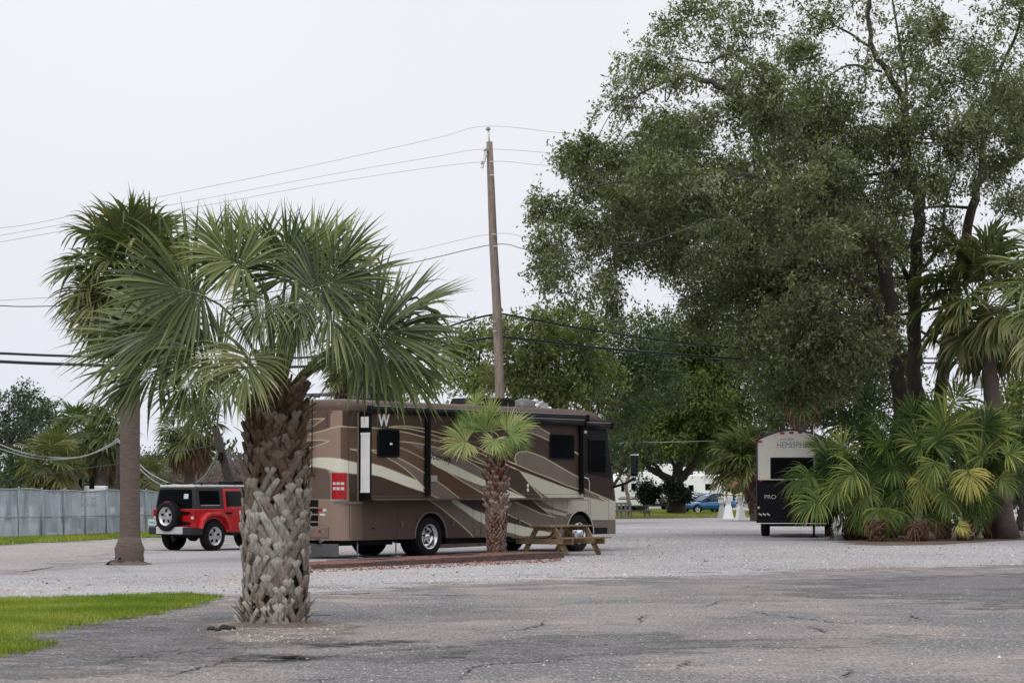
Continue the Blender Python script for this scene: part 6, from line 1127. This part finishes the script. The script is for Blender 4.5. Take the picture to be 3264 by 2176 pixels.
# ------------------------------------------------------------------ fence
def fence():
    x0, y0, x1, y1 = -40, 1241.5, 620, 1216; A, B = gr(x0, y0), gr(x1, y1); d = (B-A); L = d.length; e = empty('fence', A, math.atan2(d.y, d.x), 'long grey chain link fence with wind screen fabric, behind the red off-roader', 'fence')
    H0 = 1.55; rng = np.random.default_rng(9); n = 260; xs = np.linspace(0, L, n); m = 14
    top = H0+.03*np.sin(xs*.8)+.02*np.sin(xs*2.3+1)+np.interp(xs, [0, L], [.1, -.02]); zs = np.linspace(.06, 1, m); V = []
    for x, t in zip(xs, top):
        for q in zs: V.append((x, .03+.025*math.sin(x*2.1+q*3)+.02*math.sin(x*5.3-q*4)+rng.normal(0, .004), q*t))
    idx = np.arange(n*m).reshape(n, m); Fq = np.stack([idx[:-1, :-1], idx[1:, :-1], idx[1:, 1:], idx[:-1, 1:]], -1).reshape(-1, 4)
    s = mat('wind_screen', (.44, .49, .60), .8, var=.25, scale=1.2, stretch=(2.2, 1, .35)); t = s.node_tree; b_ = t.nodes['Principled BSDF']
    no = N(t, 'ShaderNodeTexNoise'); no.inputs['Scale'].default_value = 1.5; no.inputs['Detail'].default_value = 6; mp = N(t, 'ShaderNodeMapping'); mp.inputs['Scale'].default_value = (3, 1, .5); tcn = N(t, 'ShaderNodeTexCoord'); t.links.new(tcn.outputs['Object'], mp.inputs[0]); t.links.new(mp.outputs[0], no.inputs['Vector'])
    mr = N(t, 'ShaderNodeMapRange'); mr.inputs['From Min'].default_value = .35; mr.inputs['From Max'].default_value = .6; mr.inputs['To Min'].default_value = .72; mr.inputs['To Max'].default_value = .96; t.links.new(no.outputs[0], mr.inputs[0]); t.links.new(mr.outputs[0], b_.inputs['Alpha'])
    npmesh('wind_screen', V, Fq, s, e, smooth=True)
    gm = mat('galvanised', (.33, .37, .40), .6, .2); b = MB(); b.tube([(x, 0, z+.02) for x, z in zip(xs[::6], top[::6])], .022, 6); b.build('top_rail', gm, e); b = MB(); b.tube([(0, 0, .75), (L, 0, .72)], .015, 6); b.build('middle_rail', gm, e)
    x = .7
    while x < L: b = MB(); b.tube([(x, 0, 0), (x, 0, float(np.interp(x, xs, top))+.04)], .032, 8); b.lathe([(.038, 0), (.03, .05), (0, .06)], (x, 0, float(np.interp(x, xs, top))+.04), 8); b.build('post', gm, e); x += 1.55 if x < 14 else 2.4
    b = MB(); b.box((L/2, -.06, .05), (L, .1, .1)); b.build('footing_board', mat('footing', (.25, .2, .17), .9), e)
fence()
# ------------------------------------------------------------------ utility pole and wires
M['polewood'] = mat('weathered_pole', (.235, .19, .16), .9, var=.35, scale=4, bump=.5, bscale=10, stretch=(4, 4, .5))
PY = 78.0
def pole():
    base = Vector((at(1150, 1128, PY).x, PY, 0)); e = empty('utility_pole', base, 0, 'tall bare wooden utility pole rising behind the brown motorhome', 'utility pole'); L = lambda x, y, dy=0: at(x, y, PY+dy)-base
    b = MB(); pts = [(0, 0, 0), L(1148, 890), L(1141, 700), L(1133, 560), L(1128, 430), L(1124, 326)]; b.tube(pts, [.175, .162, .152, .142, .125, .105], 14); b.build('post', M['polewood'], e)
    pc = mat('insulator', (.62, .64, .64), .4); dk = M['black']
    b = MB(); b.tube([L(1124, 333), L(1122, 300)], .035, 8); b.build('pole_top_pin', pc, e)
    def ins_(x, y, dy=0, r=.09):
        b = MB(); c = L(x, y, dy); b.lathe([(.03, -.06), (r, -.03), (r*1.1, -.01), (r*.5, .0), (r*.8, .03), (r*.35, .06), (0, .07)], c, 14); b.build('insulator', M['insul'], e)
    M['insul'] = mat('grey_insulator', (.30, .28, .30), .35); ins_(1121, 296); ins_(1116, 345, -.15, .085); ins_(1108, 374, -.3, .06)
    b = MB(); b.box(L(1115, 353, -.2), (.10, .10, .16)); b.build('bracket', pc, e); b = MB(); b.beam(L(1116, 353, -.2), L(1107, 386, -.35), .09, .05); b.build('switch_arm', pc, e)
    b = MB()
    for x, y in ((1130, 371), (1130, 402), (1133, 738), (1136, 760), (1135, 538), (1138, 565)): b.beam(L(x-5, y, -.2), L(x+5, y, -.2), .03, .03)
    b.build('bolts', M['alu'], e)
pole()
def wire(pts, r, label, Yl, Yr, m='wire', cat='wire', group=None, name='overhead_wire'):
    n = len(pts); x0, x1 = pts[0][0], pts[-1][0]; P3 = [at(x, y, Yl+(Yr-Yl)*(x-x0)/(x1-x0)) for x, y in pts]; b = MB(); b.tube(spline(P3, 8), r, 5); o = b.build(name, M[m]); tag(o, label, cat, group)
M['wire'] = mat('wire_grey', (.36, .355, .37), .6); M['cable'] = mat('black_cable', (.015, .018, .022), .5); M['palecable'] = mat('pale_cable', (.30, .31, .30), .6)
YL, YR = 58, 101
wire([(-60, 537), (0, 524), (100, 509), (415, 442), (700, 384), (1000, 318), (1121, 290), (1310, 308), (1500, 327), (1800, 355), (2400, 400)], .0065, 'topmost thin power line crossing the sky over the pole tip', YL, YR)
wire([(-60, 551), (0, 541), (435, 463), (760, 401), (1000, 360), (1116, 343), (1290, 353), (1500, 366), (1800, 388), (2400, 430)], .0065, 'second thin power line from the top of the wooden pole', YL, YR)
wire([(-60, 566), (0, 556), (470, 472), (800, 413), (1108, 372), (1250, 380), (1500, 396), (1800, 420), (2400, 460)], .0065, 'third thin power line, held by the angled arm on the wooden pole', YL, YR)
wire([(-60, 700), (0, 690), (500, 655), (915, 583), (1132, 537), (1240, 550), (1500, 578), (1900, 615), (2400, 650)], .0065, 'thin line halfway up the wooden pole', YL, YR)
wire([(-60, 703), (0, 702), (110, 703), (500, 690), (915, 610), (1080, 572), (1134, 562), (1170, 562), (1230, 577), (1500, 622), (1900, 668), (2400, 700)], .013, 'thin black line just below the middle of the wooden pole', YL, YR, 'cable')
wire([(-60, 811), (0, 811), (150, 817), (500, 826), (760, 816), (930, 785), (1060, 740), (1136, 722), (1180, 725), (1300, 748), (1500, 778), (1700, 800), (1900, 816), (2100, 822), (2400, 826)], .036, 'upper thick black cable below the pole middle, sagging in front of the trees', YL, YR, 'cable')
wire([(-60, 829), (0, 830), (150, 836), (500, 844), (760, 838), (930, 812), (1060, 786), (1138, 775), (1200, 778), (1400, 801), (1700, 824), (1900, 830), (2100, 833), (2400, 834)], .045, 'lower thick black cable below the pole middle, just under the upper one', YL, YR, 'cable')
# thin dark post, leaning stump and slack cables at the left
def leftposts():
    p = gr(272, 1226); e = empty('wooden_post', (p.x, 90, 0), 0, 'thin dark wooden post behind the fence, left of the tall palm trunk', 'post'); b = MB(); X = at(272, 1128, 90).x; e.location = (X, 90, 0); b.tube([(0, 0, 0), (0.02, 0, CAM_H+(1128-1006)*mpp(90))], [.13, .11], 10); b.build('post', M['darkbark'], e)
    b = MB(); b.box((0, -.1, CAM_H+(1128-1012)*mpp(90)), (.3, .06, .1)); b.build('cable_bracket', M['alu'], e)
    q0, q1 = at(560, 1190, 84), at(494, 982, 84); q0 = Vector((q0.x, 84, 0)); e = empty('leaning_pole', q0, 0, 'broken wooden pole leaning left, just left of the big palm trunk', 'pole'); b = MB(); b.tube([(0, 0, 0), (q1-q0)*.5, q1-q0], [.17, .16, .14], 10); b.build('post', M['darkbark'], e)
    b = MB(); b.box(at(507, 1048, 83.8)-q0, (.16, .12, .3), 0, Matrix.Rotation(R(15), 3, 'Y')); b.build('cable_clamp', M['black'], e)
leftposts()
wire([(-60, 990), (0, 1020), (60, 1041), (130, 1051), (190, 1048), (240, 1028), (272, 1008)], .028, 'upper slack grey cable drooping left of the tall palm trunk', 92, 89.8, 'palecable')
wire([(-60, 1012), (0, 1030), (60, 1048), (120, 1055), (180, 1050), (230, 1035), (272, 1014)], .022, 'lower slack grey cable drooping left of the tall palm trunk', 92, 89.8, 'palecable')
wire([(272, 1014), (330, 1075), (365, 1098), (400, 1112), (440, 1112), (470, 1092), (492, 1055), (500, 1030)], .026, 'slack grey cable looping behind the red off-roader to the leaning pole', 89.8, 84, 'palecable')
wire([(272, 1010), (330, 1085), (390, 1122), (430, 1126), (470, 1098), (497, 1066), (507, 1050)], .022, 'second slack grey cable looping to the clamp on the leaning pole', 89.8, 84, 'palecable')
wire([(-60, 1112), (0, 1104), (100, 1090), (200, 1075), (290, 1062), (370, 1045), (495, 1022)], .022, 'thin dark cable running up behind the fence to the leaning pole', 93, 84.2, 'cable')
wire([(1380, 1018), (1420, 1017), (1520, 1015), (1640, 1012)], .025, 'pale wire in the trees right of the motorhome front', 150, 155, 'palecable')
# ------------------------------------------------------------------ planting bed with timber border
M['sleeper'] = mat('old_timber', (.10, .065, .055), .9, var=.45, scale=3, bump=.8, bscale=12, stretch=(.6, 4, 4)); M['mulch'] = mat('red_mulch', (.19, .075, .06), .95, var=.5, scale=22, bump=1.0, bscale=40)
def bed():
    P0, P1 = gr(690, 1307), gr(1290, 1281); d = (P1-P0); L = d.length; e = empty('planting_bed', P0, math.atan2(d.y, d.x), 'long narrow planting bed of red mulch edged with dark timbers, before the motorhome', 'planting bed'); Wd = 1.25; rng = random.Random(4)
    n = 4
    for i in range(n):
        a = L*i/n; b_ = L*(i+1)/n-.03; h = .09+.05*i/n*1.4; dy = rng.uniform(-.03, .03); b = MB(); b.beam((a, dy, h/2), (b_, -dy, h/2+rng.uniform(0, .01)), .15, h); b.build('timber', M['sleeper'], e, .012)
        b = MB(); b.beam((a, Wd+dy, h/2), (b_, Wd-dy, h/2), .15, h); b.build('timber', M['sleeper'], e, .012)
    b = MB(); b.beam((L-.06, .1, .08), (L-.35, Wd-.05, .08), .13, .15); b.build('timber', M['sleeper'], e, .012); b = MB(); b.beam((.06, .1, .05), (.06, Wd-.05, .05), .13, .09); b.build('timber', M['sleeper'], e, .012)
    v = []; f = []; nu, nv = 160, 14
    for i in range(nu):
        for j in range(nv): u = L*i/(nu-1); w_ = .07+(Wd-.14)*j/(nv-1); v.append((u, w_, .055+.06*u/L+.03*math.sin(u*2+w_*3)+rng.uniform(-.012, .012)))
    for i in range(nu-1):
        for j in range(nv-1): f.append((i*nv+j, (i+1)*nv+j, (i+1)*nv+j+1, i*nv+j+1))
    MB().add(v, f).build('mulch', M['mulch'], e)
bed()
stones([(700, 1306), (1000, 1294), (1290, 1279), (1290, 1290), (1000, 1304), (700, 1315)], 1200, .02, 12, 'redchips' if 'redchips' in M else M.setdefault('redchips', leaf_mat('mulch_chips', [(0, (.10, .04, .03)), (1, (.28, .13, .10))], .9, 0, .2)) and 'redchips', 'red mulch crumbs spilled along the timber edge')
def bed2():
    P0, P1 = gr(985, 1259), gr(1150, 1251); d = P1-P0; e = empty('border_timbers', P0, math.atan2(d.y, d.x), 'low timber border seen under the motorhome, behind its rear wheel', 'timber'); L = d.length
    for i in range(3): b = MB(); b.beam((L*i/3, 0, .1), (L*(i+1)/3-.04, 0, .1), .16, .2); b.build('timber', M['sleeper'], e, .015)
bed2()
# ------------------------------------------------------------------ picnic tables
def picnic(label, loc, yaw, wood, L=1.83, name='picnic_table'):
    e = empty(name, loc, yaw, label, 'picnic table'); H = .75      # local x = long axis
    tp = MB()
    b = MB()
    for i in range(5): b.b2((-L/2, -.36+.147*i, H-.04), (L/2, -.36+.147*i+.138, H)); 
    b.build('table_top', wood, e, .004)
    for s in (-1, 1):
        b = MB()
        for j in (0, 1): b.b2((-L/2, s*.76-.135+.14*j, .42), (L/2, s*.76-.135+.14*j+.13, .46))
        b.build('bench', wood, e, .004)
        x = s*(L/2-.25)
        for t in (-1, 1): b = MB(); b.beam((x, t*.70, 0), (x, t*.26, H-.045), .04, .14, up=(0, 1, 0)); b.build('leg', wood, e, .003)
        b = MB(); b.b2((x-.06, -.90, .28), (x-.022, .90, .42)); b.b2((x-.06, -.34, H-.13), (x-.022, .34, H-.04)); b.build('cross_beam', wood, e, .003)
    b = MB(); b.beam((L/2-.28, 0, .36), (.1, 0, H-.06), .09, .04); b.beam((-L/2+.28, 0, .36), (-.1, 0, H-.06), .09, .04); b.build('brace', wood, e)
    return e
wood = mat('treated_pine', (.21, .145, .08), .75, var=.35, scale=3, bump=.4, bscale=20, stretch=(.7, 5, 5)); pt = at(1288, 1128, 59.3)
picnic('brown wooden picnic table on gravel, right of the small fan palm', (pt.x, 58.6, 0), R(51.5), wood)
gw = mat('grey_wood', (.14, .13, .13), .8, var=.3); p = gr(1455, 1189)
picnic('dark grey picnic table far off beside the pale crape myrtle', (p.x, p.y, 0), R(10), gw, 2.2)
def rail():
    p = gr(1417, 1191); q = gr(1447, 1191); e = empty('rail_fence', p, 0, 'low dark wooden rail just right of the brown motorhome nose', 'rail'); w_ = (q-p).length
    for i in range(4): b = MB(); b.b2((w_*i/3-.05, -.05, 0), (w_*i/3+.05, .05, .95)); b.build('post', gw, e)
    for z in (.9, .5): b = MB(); b.b2((-.1, -.08, z-.06), (w_+.1, -.052, z+.06)); b.build('rail', gw, e)
rail()
# ------------------------------------------------------------------ lighthouse pedestals
pw = mat('chalky_white', (.85, .86, .85), .55, var=.08); pcap = mat('yellowed_cap', (.60, .50, .30), .5, var=.2); ink = mat('black_ink', (.02, .02, .03), .5)
def pedestal(x, y, hpx, label, num, grey=False, yaw=0):
    p = gr(x, y); s = hpx*mpp(p.y)/1.18; e = empty('lighthouse_pedestal', p, R(yaw), label, 'utility pedestal', 'lighthouse shaped hook-up pedestals'); pm = mat('greyed_white', (.42, .43, .42), .6, var=.1) if grey else pw; o8 = R(22.5)
    b = MB(); b.lathe([(.27*s, 0), (.27*s, .05*s), (.235*s, .06*s), (.155*s, .52*s), (.14*s, .56*s)], n=8, rot=o8, smooth=False); b.build('base', pm, e)
    b = MB(); b.lathe([(.12*s, .56*s), (.115*s, .74*s)], n=8, rot=o8, smooth=False); b.build('neck', pm, e)
    b = MB(); b.lathe([(.115*s, .74*s), (.185*s, .78*s), (.20*s, .80*s), (.20*s, .98*s), (.17*s, 1.05*s)], n=8, rot=o8, smooth=False); b.build('head', pm, e)
    b = MB(); b.lathe([(.235*s, 1.045*s), (.235*s, 1.07*s), (.10*s, 1.13*s), (.06*s, 1.14*s), (.06*s, 1.17*s), (0, 1.18*s)], n=8, rot=o8, smooth=False); b.build('cap', pm if grey else pcap, e)
    b = MB(); b.box((-.06*s, -.205*s, .875*s), (.26*s, .02, .17*s)); sg = b.build('sign', pw, e); text('number', num, .17*s, ink, sg, (-.17*s, -.205*s-.0125, .82*s), (R(90), 0, 0), .001)
pedestal(1701, 1194, 64, 'right hand white lighthouse pedestal with a number sign, in front of the leaning palm', '124')
pedestal(1673, 1191, 62, 'middle white lighthouse pedestal with a yellowed cap and number sign', '123')
pedestal(1658, 1188, 50, 'greyish lighthouse pedestal nearest the blue hatchback, partly behind the middle one', '122', True)
# small umbrella, steps and odds behind
def parasol():
    p = at(1678, 1128, 150); e = empty('awning_umbrella', (p.x, 150, 0), 0, 'red and white folded shade beside the far white trailer', 'umbrella'); b = MB(); b.tube([(0, 0, 0), (0, 0, 2.3)], .03, 6); b.build('pole', M['alu'], e); b = MB(); b.lathe([(.75, 1.95), (.4, 2.25), (0, 2.42)], n=8); b.build('canopy', mat('red_cloth', (.45, .06, .06), .8, var=.4), e)
parasol()
def lamp():
    p = at(566, 1128, 66); zt = CAM_H+(1128-922)*mpp(66); e = empty('flood_light', (p.x+.1, 66, 0), 0, 'grey flood light on a slim mast peeking out left of the big palm trunk top', 'lamp'); b = MB(); b.tube([(.08, 0, 0), (.08, 0, zt)], .05, 8); b.build('mast', M['alu'], e)
    b = MB(); b.box((-.05, 0, zt-.05), (.26, .2, .16)); b.box((.10, -.05, zt-.22), (.22, .2, .2)); b.build('lamp_head', mat('lamp_grey', (.3, .3, .3), .4), e, .03); b = MB(); b.tube([(-.12, 0, zt-.1), (-.16, 0, zt-.3), (-.05, 0, zt-.42)], .02, 6); b.build('bracket', M['alu'], e)
lamp()
def transformer():
    p = at(2249, 880, 100); e = empty('utility_pole', (p.x, 100, 0), 0, 'slim grey pole with a pale metal box, left of the right palm trunk', 'utility pole'); zt = CAM_H+(1128-835)*mpp(100); b = MB(); b.tube([(.25, 0, 0), (.25, 0, zt)], .05, 8); b.build('post', M['alu'], e); b = MB(); zc = CAM_H+(1128-878)*mpp(100); b.box((0, 0, zc), (.42, .3, .5)); b.build('metal_box', mat('pale_box', (.5, .52, .52), .5), e, .03)
transformer()
# clods by the big palm and pale stone
for i, (x, y, r_) in enumerate([(485, 1447, .05), (500, 1449, .04), (515, 1445, .06), (532, 1446, .05)]):
    p = gr(x, y); rng = random.Random(i); b = MB(); b.lathe([(r_*.9, 0), (r_*1.1, r_*.4), (r_*.7, r_*.9), (0, r_)], n=7, smooth=False); o = b.build('clod', mat('dark_clod', (.03, .028, .028), .9), None, 0, p); tag(o, ['leftmost dark clod left of the nearest palm foot', 'second dark clod from the left beside the nearest palm', 'third and largest dark clod beside the nearest palm', 'dark clod touching the nearest palm mound'][i], 'clod', 'dark clods beside the nearest palm')
p = at(1, 1, 1)
